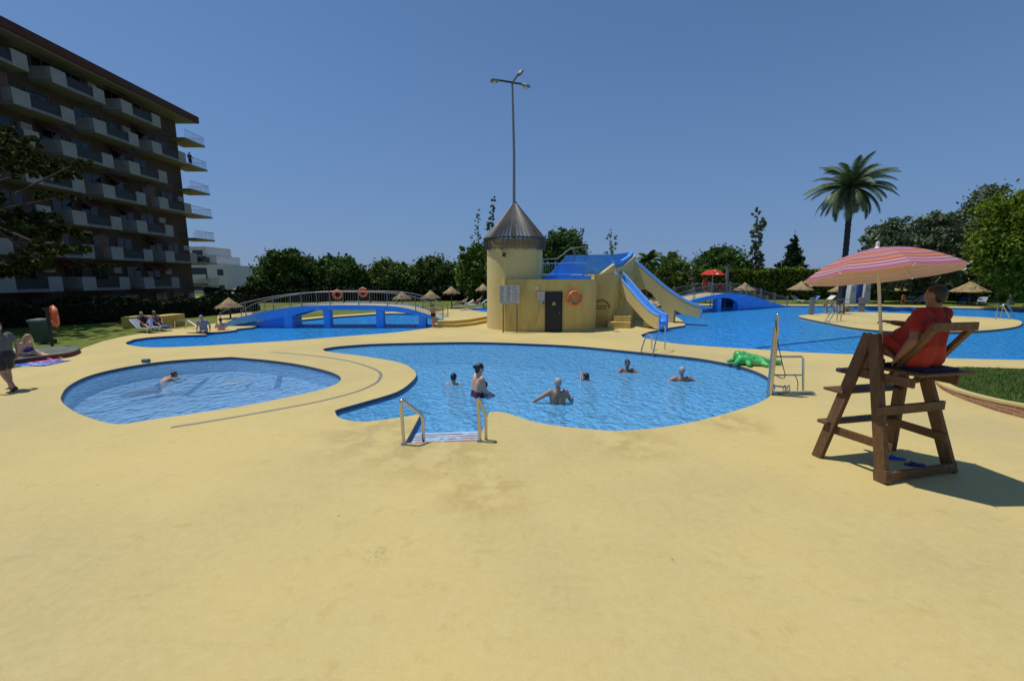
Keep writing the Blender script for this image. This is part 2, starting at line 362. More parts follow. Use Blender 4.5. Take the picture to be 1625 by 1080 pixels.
struct(MB().sheet(big, [inner], z=-.05).build('ground', GRASSFAR, smooth=False))
W1 = water_material('paddling_pool_water', (.86, .94, .98), (.21, .49, .86), .40, 4.2, .30, .75)
W2 = water_material('middle_pool_water', (.74, .90, .97), (.17, .55, .95), .6, 4.8, .48, .8)
W3 = water_material('lagoon_water', (.50, .78, .97), (.05, .42, .98), .66, 3.2, .5, .8)
def pool(loop, depth, floor_m, water_m, holes=(), slope=(0, 0), wl=-.12):
    zf = lambda p: -depth + slope[0] * p.x
    b = MB(); n = len(loop)
    b.sheet(loop, z=0); b.v = [Vector((p.x, p.y, zf(p))) for p in b.v]
    ar = sum(loop[i].x * loop[(i + 1) % n].y - loop[(i + 1) % n].x * loop[i].y for i in range(n))
    for i in range(n):
        a, c = loop[i], loop[(i + 1) % n]
        f = [(a.x, a.y, zf(a)), (c.x, c.y, zf(c)), (c.x, c.y, -.003), (a.x, a.y, -.003)]
        b.add(f, [(0, 1, 2, 3) if ar < 0 else (3, 2, 1, 0)])
    struct(b.build('pool_floor', floor_m, smooth=False))
    struct(MB().sheet(offset(loop, .001), z=wl).build('water', water_m, smooth=False))
pool(P1, .5, TILE_PALE, W1)
pool(P2, 1.05, TILE, W2, slope=(-.035, 0))
pool(P3, 1.3, TILE_DEEP, W3); pool(P5, 1.3, TILE_DEEP, W3); pool(P4, 1.5, TILE_DEEP, W3)
struct(MB().prism(ISLAND, -1.5, 0.0).build('island_path', DECK, smooth=False))
def rim(loop, name='pool_edge_shade'):                       # slim dark strip painting in the pool wall's shade under the deck edge
    b = MB(); n = len(loop); ins = offset(loop, -.012)
    for i in range(n):
        j = (i + 1) % n; a, c = ins[i], ins[j]
        b.add([(a.x, a.y, -.09), (c.x, c.y, -.09), (c.x, c.y, -.006), (a.x, a.y, -.006), (loop[j].x, loop[j].y, -.006), (loop[i].x, loop[i].y, -.006)], [(0, 1, 2, 3), (3, 2, 4, 5)])
    struct(b.build(name, RIMSHADE, smooth=False))
RIMSHADE = mat('painted_rim_shade', (.05, .075, .10), .5, var=.3, vscale=8)  # near-black blue that paints the wall's shade at the pool edge
for l in (P1, P2, P3, P4): rim(l)
rim([p for p in reversed(offset(ISLAND, .02))])
# mosaic figure and lane marks on the paddling pool floor
MOSAIC_DARK = mat('dark_blue_mosaic', (.02, .06, .20), .4, var=.2)
MOSAIC_WHITE = mat('white_mosaic', (.75, .75, .72), .4, var=.12)
def strip(pts, w, z, name, m, zfix=True):
    b = MB(); P = [Vector(p) for p in pts]; vs = []
    for i, p in enumerate(P):
        t = P[min(i + 1, len(P) - 1)] - P[max(i - 1, 0)]; t.z = 0; t.normalize(); s = Vector((t.y, -t.x, 0)) * w / 2
        vs += [p - s, p + s]
    vs = [Vector((p.x, p.y, z)) for p in vs]
    b.add(vs, [(2 * i, 2 * i + 1, 2 * i + 3, 2 * i + 2) for i in range(len(P) - 1)])
    return b.build(name, m, smooth=False)
zf1 = -.494
for q in ([(294, 628), (330, 600)], [(446, 590), (440, 616)], [(296, 629), (440, 614)]):
    w = .16 if q[0][0] != 296 else .07
    struct(strip(gl(q, -.5), w, zf1, 'pool_floor_marking', MOSAIC_DARK))
dol = [(352, 611), (356, 604), (366, 602), (374, 603), (384, 600), (390, 596.5), (398, 597), (406, 596), (399, 600), (394, 601), (388, 606), (378, 608), (366, 611)]
struct(MB().sheet(gl(dol, -.5), z=zf1).build('pool_floor_mosaic', MOSAIC_WHITE, smooth=False))
dl2 = [(388, 613), (396, 608), (406, 606), (398, 611), (392, 615)]
struct(MB().sheet(gl(dl2, -.5), z=zf1).build('pool_floor_mosaic', MOSAIC_DARK, smooth=False))
# entry steps of the middle pool, red and white nosing tiles
STEPRED = mat('red_step_tile', (.34, .12, .11), .5, var=.4, vscale=16, c2=(.36, .45, .55), c2scale=7, c2lo=.5, c2hi=.6)
STEPPALE = mat('pale_blue_step_tile', (.36, .55, .72), .5, var=.15, vscale=10)
a, c, d, e = G(642.6, 702.5), G(760.6, 699), G(772, 664), G(661, 668)
for i in range(4):
    t0, t1 = i * .22, (i + 1) * .22
    t0, t1 = (0, .66, .74, .82)[i], (.66, .74, .82, .9)[i]
    L0, R0, L1, R1 = a.lerp(e, t0 + .004), c.lerp(d, t0 + .004), a.lerp(e, t1), c.lerp(d, t1)
    zt = (-.108, -.26, -.42, -.58)[i]
    struct(MB().prism([L0, R0, R1, L1], -1.2, zt).build('pool_step', STEPPALE, smooth=False))
    for k in range(4 if i == 0 else 1):
        s0, s1 = (t0 + .24 + k * .10, t0 + .285 + k * .10) if i == 0 else (t0 + .02, t0 + .045)
        q = [a.lerp(e, s0).lerp(c.lerp(d, s0), .04), a.lerp(e, s0).lerp(c.lerp(d, s0), .96), a.lerp(e, s1).lerp(c.lerp(d, s1), .96), a.lerp(e, s1).lerp(c.lerp(d, s1), .04)]
        struct(MB().sheet(q, z=zt + .004).build('pool_step_marking', STEPRED, smooth=False))
# the grey drain line that curls round the paddling pool
DRAIN = mat('grey_drain_grating', (.20, .185, .15), .7, var=.3, vscale=30)
dr = spl([Vector(q) for q in [(271, 678), (340, 667), (420, 653), (500, 638), (560, 623), (592, 610), (603, 600), (602, 590), (580, 580), (545, 571), (490, 563.5), (430, 558.5)]], False, 6)
struct(strip([G(p.x, p.y) for p in dr], .085, .004, 'drain_path_marking', DRAIN))
# lawns
struct(MB().sheet(gl([(-500, 700), (-250, 640), (0, 588), (60, 577), (122, 560), (131, 552), (163, 541), (193, 534), (244, 525), (314, 517), (345, 512), (345, 500), (200, 500), (-500, 500)]), z=.012).build('lawn', GRASSFAR, smooth=False))
struct(MB().sheet(gl([(1085, 482), (1134, 482.2), (1262, 483), (1370, 483.3), (1514, 486), (1625, 488.5), (1760, 491), (1900, 500), (2100, 480), (1900, 468), (1300, 468), (1085, 468)]), z=.012).build('lawn', GRASSFAR, smooth=False))
struct(MB().sheet(gl([(400, 512), (460, 506), (511, 501.5), (596, 495.5), (640, 493.5), (728, 489), (800, 485), (960, 484), (960, 470), (400, 478)]), z=.012).build('lawn', GRASSFAR, smooth=False))
# raised lawn with brick kerb at the right
edge_px = spl([Vector(q) for q in [(1900, 742), (1760, 702), (1625, 664), (1581, 652), (1529, 634), (1500, 621), (1487, 611), (1482, 600), (1484, 590), (1500, 583), (1560, 583.5), (1625, 586), (1800, 592)]], False, 6)
edge = [G(p.x, p.y) for p in edge_px]
kz = []
for p in edge_px:
    kz.append(.26 if p.x > 1600 and p.y > 640 else None)
kz = [max(.05, min(.27, .07 + (p.y - 600) / 65 * .20)) if p.y > 600 else .05 for p in edge_px]
inn = []
for i in range(len(edge)):
    t = edge[min(i + 1, len(edge) - 1)] - edge[max(i - 1, 0)]; t.normalize(); inn.append(edge[i] + Vector((t.y, -t.x, 0)) * .2)
b = MB(); cap = MB(); n = len(edge)
for i in range(n - 1):
    b.add([edge[i], edge[i + 1], edge[i + 1] + Vector((0, 0, kz[i + 1] - .05)), edge[i] + Vector((0, 0, kz[i] - .05))], [(3, 2, 1, 0)])
    o0, o1 = edge[i] + (edge[i] - inn[i]) * .06, edge[i + 1] + (edge[i + 1] - inn[i + 1]) * .06
    q = [Vector((p.x, p.y, z)) for p, z in ((o0, kz[i] - .05), (o1, kz[i + 1] - .05), (o1, kz[i + 1]), (o0, kz[i]), (inn[i + 1], kz[i + 1]), (inn[i], kz[i]))]
    cap.add(q, [(3, 2, 1, 0), (5, 4, 2, 3)])
def brick_mat():
    m, N, L = nodes_of('red_kerb_brick'); bs = N['Principled BSDF']; tc = N.new('ShaderNodeTexCoord')
    u = N.new('ShaderNodeSeparateXYZ'); L.new(tc.outputs['Object'], u.inputs[0]); ad = N.new('ShaderNodeMath'); L.new(u.outputs['X'], ad.inputs[0]); L.new(u.outputs['Y'], ad.inputs[1])
    cb = N.new('ShaderNodeCombineXYZ'); L.new(ad.outputs[0], cb.inputs['X']); L.new(u.outputs['Z'], cb.inputs['Y'])
    br = N.new('ShaderNodeTexBrick'); br.inputs['Color1'].default_value = (.26, .10, .055, 1); br.inputs['Color2'].default_value = (.36, .18, .10, 1); br.inputs['Mortar'].default_value = (.36, .30, .2, 1)
    br.inputs['Scale'].default_value = 1; br.inputs['Brick Width'].default_value = .24; br.inputs['Row Height'].default_value = .065; br.inputs['Mortar Size'].default_value = .008
    L.new(cb.outputs[0], br.inputs['Vector']); L.new(br.outputs['Color'], bs.inputs['Base Color']); bs.inputs['Roughness'].default_value = .9
    return m
kt = thing('brick_kerb', 'low curved red brick kerb with yellow capping around the lawn behind lifeguard chair', 'kerb', edge[30])
b.build('brick_face', brick_mat(), kt); cap.build('capping', DECK, kt)
lawn_loop = [Vector((p.x, p.y, z - .015)) for p, z in zip(inn, kz)]
lw = MB(); tri = tessellate_polygon([[Vector((p.x, p.y, 0)) for p in lawn_loop]])
lw.add(lawn_loop, [tuple(t) if (lawn_loop[t[1]] - lawn_loop[t[0]]).cross(lawn_loop[t[2]] - lawn_loop[t[0]]).z > 0 else tuple(reversed(t)) for t in tri])
struct(lw.build('lawn', GRASS, smooth=False))
rnd = random.Random(5); bl = MB()
def tri_area(t):
    a, c, d = (lawn_loop[i] for i in t); return (c - a).cross(d - a).length / 2
ta = [tri_area(t) for t in tri]; tot = sum(ta)
for t, ar_ in zip(tri, ta):
    for _ in range(int(26000 * ar_ / tot)):
        u, v = rnd.random(), rnd.random()
        if u + v > 1: u, v = 1 - u, 1 - v
        a, c, d = (lawn_loop[i] for i in t); p = a + (c - a) * u + (d - a) * v
        h = rnd.uniform(.03, .075); an = rnd.uniform(0, 2 * PI); w = Vector((math.cos(an), math.sin(an), 0)) * rnd.uniform(.004, .009); ln = Vector((rnd.uniform(-1, 1), rnd.uniform(-1, 1), 0)) * h * .6
        bl.add([p - w, p + w, p + ln + Vector((0, 0, h))], [(0, 1, 2)])
g = bl.build('grass', mat('grass_blade', (.095, .155, .035), .7, var=.3, vscale=2, island=.5, spec=.2, trans=.25), smooth=False)
tag(g, 'short green grass on the raised lawn behind the lifeguard chair', 'grass', kind='stuff')
# ------------------------------------------------------------------ bridges
def lin(pts, x):
    if x <= pts[0][0]: return pts[0][1]
    for (a, ya), (b_, yb) in zip(pts, pts[1:]):
        if x <= b_: return ya + (yb - ya) * (x - a) / (b_ - a)
    return pts[-1][1]
def smoothprof(pts, n=4):
    q = spl([Vector((x, y)) for x, y in pts], False, n); return [(p.x, p.y) for p in q]
def railing(pa, base, name, side, h, posts, parent, m=GREYMETAL, gap=.15, bars=True, hoop=False):
    # base: list of points along the deck edge
    top = [p + Vector((0, 0, h)) for p in base]
    L = [0]
    for p, q in zip(base, base[1:]): L.append(L[-1] + (q - p).length)
    def at(s):
        for i in range(len(base) - 1):
            if s <= L[i + 1] + 1e-6:
                return base[i].lerp(base[i + 1], (s - L[i]) / max(1e-6, L[i + 1] - L[i]))
        return base[-1].copy()
    rl = MB().tube(top, .024, 6).build('handrail', m, parent)
    if bars:
        b = MB(); lo = [p + Vector((0, 0, .09)) for p in base]; b.tube(lo, .014, 5)
        s = gap
        while s < L[-1]:
            p = at(s); b.tube([p + Vector((0, 0, .09)), p + Vector((0, 0, h))], .0055, 4, cap=False); s += gap
        b.build('railing_bars', m, parent)
    for i in range(posts):
        p = at(L[-1] * i / (posts - 1)); pb = MB()
        if hoop:
            d = (at(min(L[-1], L[-1] * i / (posts - 1) + .1)) - at(max(0, L[-1] * i / (posts - 1) - .1))).normalized() * .11
            pb.tube([p - d, p - d + Vector((0, 0, h))] + [p + Vector((0, 0, h)) + d * math.cos(PI - t * PI / 6) + Vector((0, 0, .13 * math.sin(t * PI / 6))) for t in range(1, 6)] + [p + d + Vector((0, 0, h)), p + d], .03, 6)
        else:
            pb.tube([p, p + Vector((0, 0, h))], .028, 6)
            pb.ball(p + Vector((0, 0, h + .03)), .04, 6, 4)
        pb.build('post', m, parent)
def bridge(label, o, ax, prof, width, ay, under, piers, railh, label_n, rail_label, skirt, posts, hoop=False, deckmat=None):
    # o: near-left foot on the near face; ax: unit direction along; ay: unit direction across (away); prof: (s, z) of the deck; under: (s, z) of the fascia's lower edge
    o, ax, ay = Vector(o), Vector(ax), Vector(ay)
    t = thing('footbridge', label, 'bridge', o, group='blue footbridges')
    P = smoothprof(prof); S = [p[0] for p in P]
    def pt(s, w, z): return o + ax * s + ay * w + Vector((0, 0, z))
    face = [(s, z) for s, z in P] + [(s, lin(under, s)) for s in reversed(S)]
    for w in (.11, width - .11):
        MB().slab(face, o + ay * w, ax, (0, 0, 1), ay * .22).build('side_beam', BLUE, t, smooth=False)
    b = MB(); vs = []
    for s, z in P: vs += [pt(s, .222, z - .03), pt(s, width - .222, z - .03), pt(s, .222, z - .25), pt(s, width - .222, z - .25)]
    k = len(P)
    for i in range(k - 1):
        a = 4 * i; b_ = a + 4; b.f += [(a, b_, b_ + 1, a + 1), (a + 2, a + 3, b_ + 3, b_ + 2)]
    b.v = vs; b.build('deck_slab', deckmat or DECK, t, fix=False)
    for s0, s1, z1 in piers:
        MB().box(pt((s0 + s1) / 2, .24, (z1 - 1.6) / 2), (s1 - s0, .46, z1 + 1.6), Matrix((ax, ay, (0, 0, 1))).transposed()).build('pier', BLUE, t, smooth=False)
    for w, lab in ((.11, 0), (width - .11, 1)):
        rt = thing('bridge_railing', rail_label[lab], 'railing', pt(0, w, P[0][1]), group='bridge railings')
        q = [pt(s, w, z) for s, z in P]
        railing(None, q, '', 0, railh, posts, rt, hoop=hoop)
    return t, pt, P
Y1 = 23.7; k1 = Y1 / F
xs = lambda px: (px - CX) * k1
zz = lambda py: CH - (py - YH) * k1
x0 = xs(346)
prof1 = [(xs(p) - x0, zz(y)) for p, y in [(346, 518), (362, 509), (381, 502), (422, 493), (463, 487), (504, 484), (544, 483.5), (595, 484), (630, 486), (655, 491), (681, 499), (702, 507)]]
und1 = [(xs(p) - x0, zz(y)) for p, y in [(346, 522), (372, 515), (400, 510), (430, 507), (455, 503), (470, 498), (495, 492), (520, 491), (595, 491.5), (626, 494), (660, 499), (690, 508), (702, 512)]]
def pier1(a, c, y): return (xs(a) - x0, xs(c) - x0, zz(y))
bridge('long low blue arched footbridge over the pool beside the round tower', (x0, Y1, 0), (1, 0, 0), prof1, 2.1, (0, 1, 0), und1,
       [pier1(449, 462, 500), pier1(512, 522, 490.5), pier1(596, 607, 491), pier1(664, 675, 498), pier1(689, 701, 506)], .75, '',
       ('near steel railing on the long blue footbridge, nearest the paddling pool', 'far steel railing of the long blue footbridge where orange lifebuoys hang'), None, 9)
# solid skirt closing the ramp end of the long bridge
sk = MB().slab([(0.3, -1.4), (xs(452) - x0, -1.4), (xs(452) - x0, zz(504)), (xs(400) - x0, zz(511.5)), (xs(374) - x0, zz(515.5)), (.3, zz(521))], (x0, Y1 + 1.05, 0), (1, 0, 0), (0, 0, 1), (0, 1.6, 0)).build('ramp_wall', BLUE, None, smooth=False)
br1 = [o for o in col.objects if o.name == 'footbridge'][0]
for v in sk.data.vertices: v.co -= br1.location
sk.parent = br1
dx = Vector((15.2, 9.0, 0)); dlen = dx.length; dx /= dlen; dyv = Vector((-dx.y, dx.x, 0))
o2 = Vector((13.0, 33.0, 0))
prof2 = [(0, .55), (2.5, 1.02), (4.8, 1.3), (6.6, 1.42), (8.4, 1.38), (10.6, 1.12), (13.2, .65), (15.6, .2), (17.4, -.04)]
und2 = [(0, .3), (2.5, .72), (4.8, .95), (6.2, 1.05), (7.4, .98), (8.3, .72), (8.9, .2), (9.3, -.09), (17.4, -.09)]
bridge('short blue humped footbridge at the far end of the large pool beyond slides', o2, dx, prof2, 2.2, dyv, und2, [(5.6, 6.15, 1.0), (8.7, 9.3, .9)], .85, '',
       ('near steel railing with hooped posts on the short blue bridge beyond the slides', 'far steel railing with hooped posts on the short blue bridge beside lifeguards'), None, 8, hoop=True)
# raised ochre-edged landing with two steps where the long bridge comes down
land = gl([(694, 514), (720, 513.5), (745, 511), (775, 505.5), (782, 500), (775, 499), (745, 495), (700, 500)], .17)
lt = thing('bridge_landing', 'two broad yellow steps at the foot of long blue footbridge', 'steps', land[0])
for z0, z1, d in ((0.003, .17, .32), (.17, .34, 0)):
    lp = offset(land, d)
    MB().walls(lp, z0, z1).build('riser', OCHRE, lt, smooth=False)
    MB().sheet(lp, z=z1).build('tread', DECK, lt, smooth=False)
# ------------------------------------------------------------------ the round tower with rod cone, and the pump house
TC = Vector((.15, 23.1, 0)); TR = 1.52
tw = thing('round_tower', 'round cream tower with a conical roof of thin brown rods', 'tower', TC)
MB().lathe([(TR + .04, 0), (TR + .02, .6), (TR, 4.72), (TR - .16, 4.74), (TR - .16, 2.0)], TC, 64).build('wall', STUCCO_PALE, tw)
b = MB()
for i in range(152):
    t = 2 * PI * i / 152; c_, s_ = math.cos(t), math.sin(t); rnd.seed(i)
    j = rnd.uniform(-.012, .012)
    b.tube([TC + Vector((c_ * .07, s_ * .07, 6.74)), TC + Vector((c_ * (1.70 + j), s_ * (1.70 + j), 4.80))], .0185, 5)
b.build('roof_rods', RODWOOD, tw)
b = MB()
for i in range(152):
    t = 2 * PI * i / 152 + .02; c_, s_ = math.cos(t), math.sin(t); rnd.seed(i + 500); j = rnd.uniform(-.05, .03)
    b.tube([TC + Vector((c_ * 1.70, s_ * 1.70, 4.84)), TC + Vector((c_ * 1.63, s_ * 1.63, 4.22 + j))], .018, 5)
b.build('rod_fringe', RODWOOD, tw)
MB().tube([TC + Vector((1.69 * math.cos(t * PI / 32), 1.69 * math.sin(t * PI / 32), 4.80)) for t in range(64)], .035, 6, closed=True).build('roof_ring', DARKMETAL, tw)
for a_, c_ in ((.62, 6.08),):
    MB().tube([TC + Vector((a_ * math.cos(t * PI / 24), a_ * math.sin(t * PI / 24), c_)) for t in range(48)], .02, 5, closed=True).build('roof_ring', DARKMETAL, tw)
MB().lathe([(.001, 6.80), (.11, 6.78), (.14, 6.64), (.34, 6.40), (.33, 6.38)], TC, 20).build('roof_cap', RODWOOD, tw)
fl = thing('wall_floodlight', 'small dark floodlight under the rod roof of the round tower', 'light', A(799, 402, 21.6))
MB().tube([A(797, 393, 21.62), A(798, 400, 21.5)], .02, 6).build('bracket', DARKMETAL, fl)
MB().box(A(800, 404, 21.45), (.18, .14, .2), Euler((.4, .3, 0)).to_matrix()).build('lamp_head', DARKMETAL, fl, bevel=.015)
# lamp mast
mast_b = TC + Vector((-.04, 0, 0)); mt_ = A(813, 131, 23.1)
mt = thing('lamp_mast', 'tall grey lamp mast with three floodlights rising out of the tower roof', 'lamp post', mast_b)
MB().tube([mast_b + Vector((0, 0, 4.4)), mast_b.lerp(mt_, 0) + Vector((0, 0, 6.8)), Vector((mast_b.x, 23.1, 9.2)), mt_], [.085, .08, .07, .05], 10).build('mast', GREYMETAL, mt)
for px, py, dy in ((788, 127, -.3), (832, 134, -.5), (824, 116, .5)):
    e = A(px, py, 23.1 + dy); d = (e - mt_).normalized()
    arm = MB().tube([mt_, e], .05, 6).build('lamp_arm', DARKMETAL, mt)
    hd = MB(); up = Vector((0, 0, 1)); 
    hd.box(e + d * .12 + Vector((0, 0, -.05)), (.26, .40, .12), Matrix((d.cross(up).normalized(), d, d.cross(up).normalized().cross(d))).transposed())
    hd.build('floodlight', mat('dull_lamp_grey', (.16, .17, .17), .5), mt, bevel=.03)
    MB().ball(e + d * .12 + Vector((0, 0, -.14)), (.11, .15, .08), 10, 6).build('glass', mat('frosted_lamp_glass', (.45, .47, .44), .25), mt)
# pump house: rounded low drum with parapet
ph = thing('pump_house', 'low cream pump house with rounded corner, black door and blue roof terrace', 'building', (2, 24, 0))
def rrect(x0_, x1_, y0_, y1_, rs, n=8):
    c = [(x0_ + rs[0], y0_ + rs[0], PI, rs[0]), (x1_ - rs[1], y0_ + rs[1], 1.5 * PI, rs[1]), (x1_ - rs[2], y1_ - rs[2], 0, rs[2]), (x0_ + rs[3], y1_ - rs[3], .5 * PI, rs[3])]
    out = []
    for cx, cy, a0, r in c:
        for i in range(n + 1):
            t = a0 + .5 * PI * i / n; out.append(Vector((cx + r * math.cos(t), cy + r * math.sin(t), 0)))
    return out
PHL = [Vector((-.52, 22.0, 0))] + [Vector((x, y, 0)) for x, y in [(-.52, 21.35)]] + [Vector((x, y, 0)) for x, y in
      [(-.38, 21.18), (.3, 21.06), (1.2, 21.0), (2.2, 21.0), (3.0, 21.08), (3.6, 21.28), (4.05, 21.58), (4.38, 21.95), (4.56, 22.4), (4.6, 22.9), (4.6, 27), (-.2, 27), (-.2, 22.0)]]
ZP = 2.66
b = MB(); b.walls(PHL, 0, ZP); b.sheet(PHL, [offset(PHL, -.16)], z=ZP); b.walls(offset(PHL, -.16), 2.3, ZP, inward=True)
b.build('wall', STUCCO, ph, smooth=True, angle=.5)
MB().sheet(offset(PHL, -.15), z=2.34).build('roof', BLUE, ph, smooth=False)
bb = MB(); BL_ = [Vector((x, y, 0)) for x, y in [(1.5, 22.9), (2.4, 22.3), (3.4, 22.3), (4.2, 22.7), (4.4, 23.2), (4.4, 25.2), (1.2, 25.4), (1.3, 23.5)]]
bb.walls(BL_, 2.35, 2.86); bb.sheet(BL_, [offset(BL_, -.2)], z=2.86); bb.walls(offset(BL_, -.2), 2.35, 2.86, inward=True)
bb.build('basin_rim', BLUE, ph, smooth=False)
MB().box(A(916, 436.5, 22.6) + Vector((0, .1, .02)), (.6, .22, .05)).build('white_plate', WHITE, ph, bevel=.01)
# rear terrace block with blue walls
blk = [Vector((x, y, 0)) for x, y in [(4.6, 23.35), (5.65, 23.35), (6.55, 24.6), (7.6, 26.0), (8.0, 28.6), (1.6, 28.6), (1.6, 26.9), (4.6, 26.9)]]
b = MB(); b.walls(blk, 0, 2.95); b.sheet(blk, z=2.95); b.build('rear_block', STUCCO, ph, smooth=False)
def wallseg(pts, z0, z1s, th, m, name, par):
    bm_ = MB()
    for i in range(len(pts) - 1):
        p, q = Vector((*pts[i], 0)), Vector((*pts[i + 1], 0)); d = (q - p).normalized(); nrm = Vector((-d.y, d.x, 0)) * th
        za, zb = z1s[i], z1s[i + 1]
        v = [p, q, q + nrm, p + nrm]
        bm_.add([(*v[0][:2], z0), (*v[1][:2], z0), (*v[2][:2], z0), (*v[3][:2], z0), (*v[0][:2], za), (*v[1][:2], zb), (*v[2][:2], zb), (*v[3][:2], za)],
                [(0, 3, 2, 1), (4, 5, 6, 7), (0, 1, 5, 4), (1, 2, 6, 5), (2, 3, 7, 6), (3, 0, 4, 7)])
    return bm_.build(name, m, par, smooth=False)
wallseg([(2.2, 26.75), (3.55, 26.75), (6.4, 26.75), (7.55, 26.75)], 2.3, [2.75, 4.18, 4.22, 4.35], .2, BLUE, 'terrace_wall', ph)
wallseg([(4.6, 23.45), (5.15, 23.6), (5.95, 24.3)], 2.5, [2.78, 3.05, 3.55], .16, STUCCO_PALE, 'parapet', ph)
wallseg([(6.0, 24.55), (6.7, 25.4), (7.35, 26.2), (7.75, 26.9)], 2.6, [3.75, 3.78, 4.1, 4.42], .2, BLUE, 'slide_parapet', ph)
wallseg([(6.06, 24.50), (6.78, 25.32), (7.44, 26.12), (7.9, 26.85)], 2.0, [3.3, 3.5, 3.9, 4.2], .055, STUCCO_PALE, 'slide_parapet_face', ph)
# arched niche beside the slide with two rows of vent holes
o_ = Vector((5.05, 23.325, 0)); na = MB()
na.slab([(-.42, 0), (.42, 0)] + [(.42 * math.cos(t * PI / 10), 1.05 + .42 * math.sin(t * PI / 10)) for t in range(0, 11)], o_, (1, 0, 0), (0, 0, 1), (0, .05, 0))
na.build('niche_door', OCHRE, ph, smooth=False)
na = MB()
na.tube([o_ + Vector((.44 * math.cos(t * PI / 12), -.03, 1.05 + .44 * math.sin(t * PI / 12))) for t in range(13)], .03, 6).build('niche_arch', mat('rust_brown_trim', (.16, .07, .03), .7), ph)
na = MB()
for r_ in range(2):
    for k in range(7): na.box(o_ + Vector((-.26 + k * .085, -.028, 1.16 - r_ * .13)), (.05, .02, .06))
na.build('vent_holes', BLACK, ph, smooth=False)
MB().prism([Vector((x, y, 0)) for x, y in [(5.3, 22.7), (6.5, 22.55), (6.75, 23.3), (5.4, 23.3)]], 0, .32).build('plinth_step', STUCCO, ph, smooth=False)
MB().prism([Vector((x, y, 0)) for x, y in [(5.7, 22.95), (6.6, 22.9), (6.75, 23.3), (5.75, 23.3)]], .32, .62).build('plinth_step', STUCCO, ph, smooth=False)
# black door with a yellow warning triangle
dl = A(867, 470, 20.985); dr_ = A(891, 470, 20.985); dw = dr_.x - dl.x; dcx = (dl.x + dr_.x) / 2; ztop = 1.98
dd = MB().box((dcx, 20.985, ztop / 2 + .01), (dw, .05, ztop)).build('door', mat('black_steel_door', (.014, .014, .016), .45, .2, var=.15), ph, bevel=.008)
MB().box((dcx + dw * .38, 20.94, 1.0), (.03, .05, .12)).build('handle', GREYMETAL, dd, bevel=.005)
fr_ = MB()
for xx in (-1, 1): fr_.box((dcx + xx * (dw / 2 + .03), 20.975, ztop / 2 + .02), (.05, .07, ztop + .04))
fr_.box((dcx, 20.975, ztop + .045), (dw + .11, .07, .05)); fr_.build('door_frame', BLACK, dd, smooth=False)
tz = A(879, 481, 20.95); MB().slab([(-.1, -.09), (.1, -.09), (0, .10)], (tz.x, 20.955, tz.z), (1, 0, 0), (0, 0, 1), (0, .006, 0)).build('warning_sign', mat('yellow_warning_sign', (.62, .52, .02), .4), dd, smooth=False)
MB().slab([(-.012, -.05), (.02, -.01), (.004, -.004), (.02, .05), (-.022, .0), (-.004, -.008)], (tz.x, 20.950, tz.z - .02), (1, 0, 0), (0, 0, 1), (0, .004, 0)).build('warning_mark', BLACK, dd, smooth=False)
eb = thing('electric_box', 'grey electric meter box on cream wall beside the black door', 'meter box', A(858.5, 474, 20.97))
ez = A(858.5, 474, 20.93)
MB().box(ez + Vector((0, 0, .12)), (.36, .14, .40)).build('cover', mat('pale_grey_box', (.42, .42, .44), .5), eb, bevel=.015)
MB().box(ez + Vector((.02, .0, -.19)), (.27, .11, .22)).build('meter', mat('dull_grey_box', (.36, .37, .30), .5), eb, bevel=.01)
MB().box(ez + Vector((.12, -.06, -.2)), (.04, .02, .12)).build('switch', BLACK, eb)
MB().tube([ez + Vector((-.08, .05, -.3)), ez + Vector((-.12, .04, -.7)), ez + Vector((-.28, .03, -1.3))], .008, 5).build('cable', mat('ochre_cable', (.25, .17, .06), .7), eb)
wl_ = thing('wall_lamp', 'tiny pale bulkhead lamp on pump house wall above the meter box', 'lamp', A(851, 457, 20.95))
MB().slab([(-.1, -.02), (.12, -.04), (.08, .04), (0, .05)], A(851, 457, 20.95), (1, 0, 0), (0, 0, 1), (0, .09, 0)).build('lamp_cover', WHITE, wl_, smooth=False)
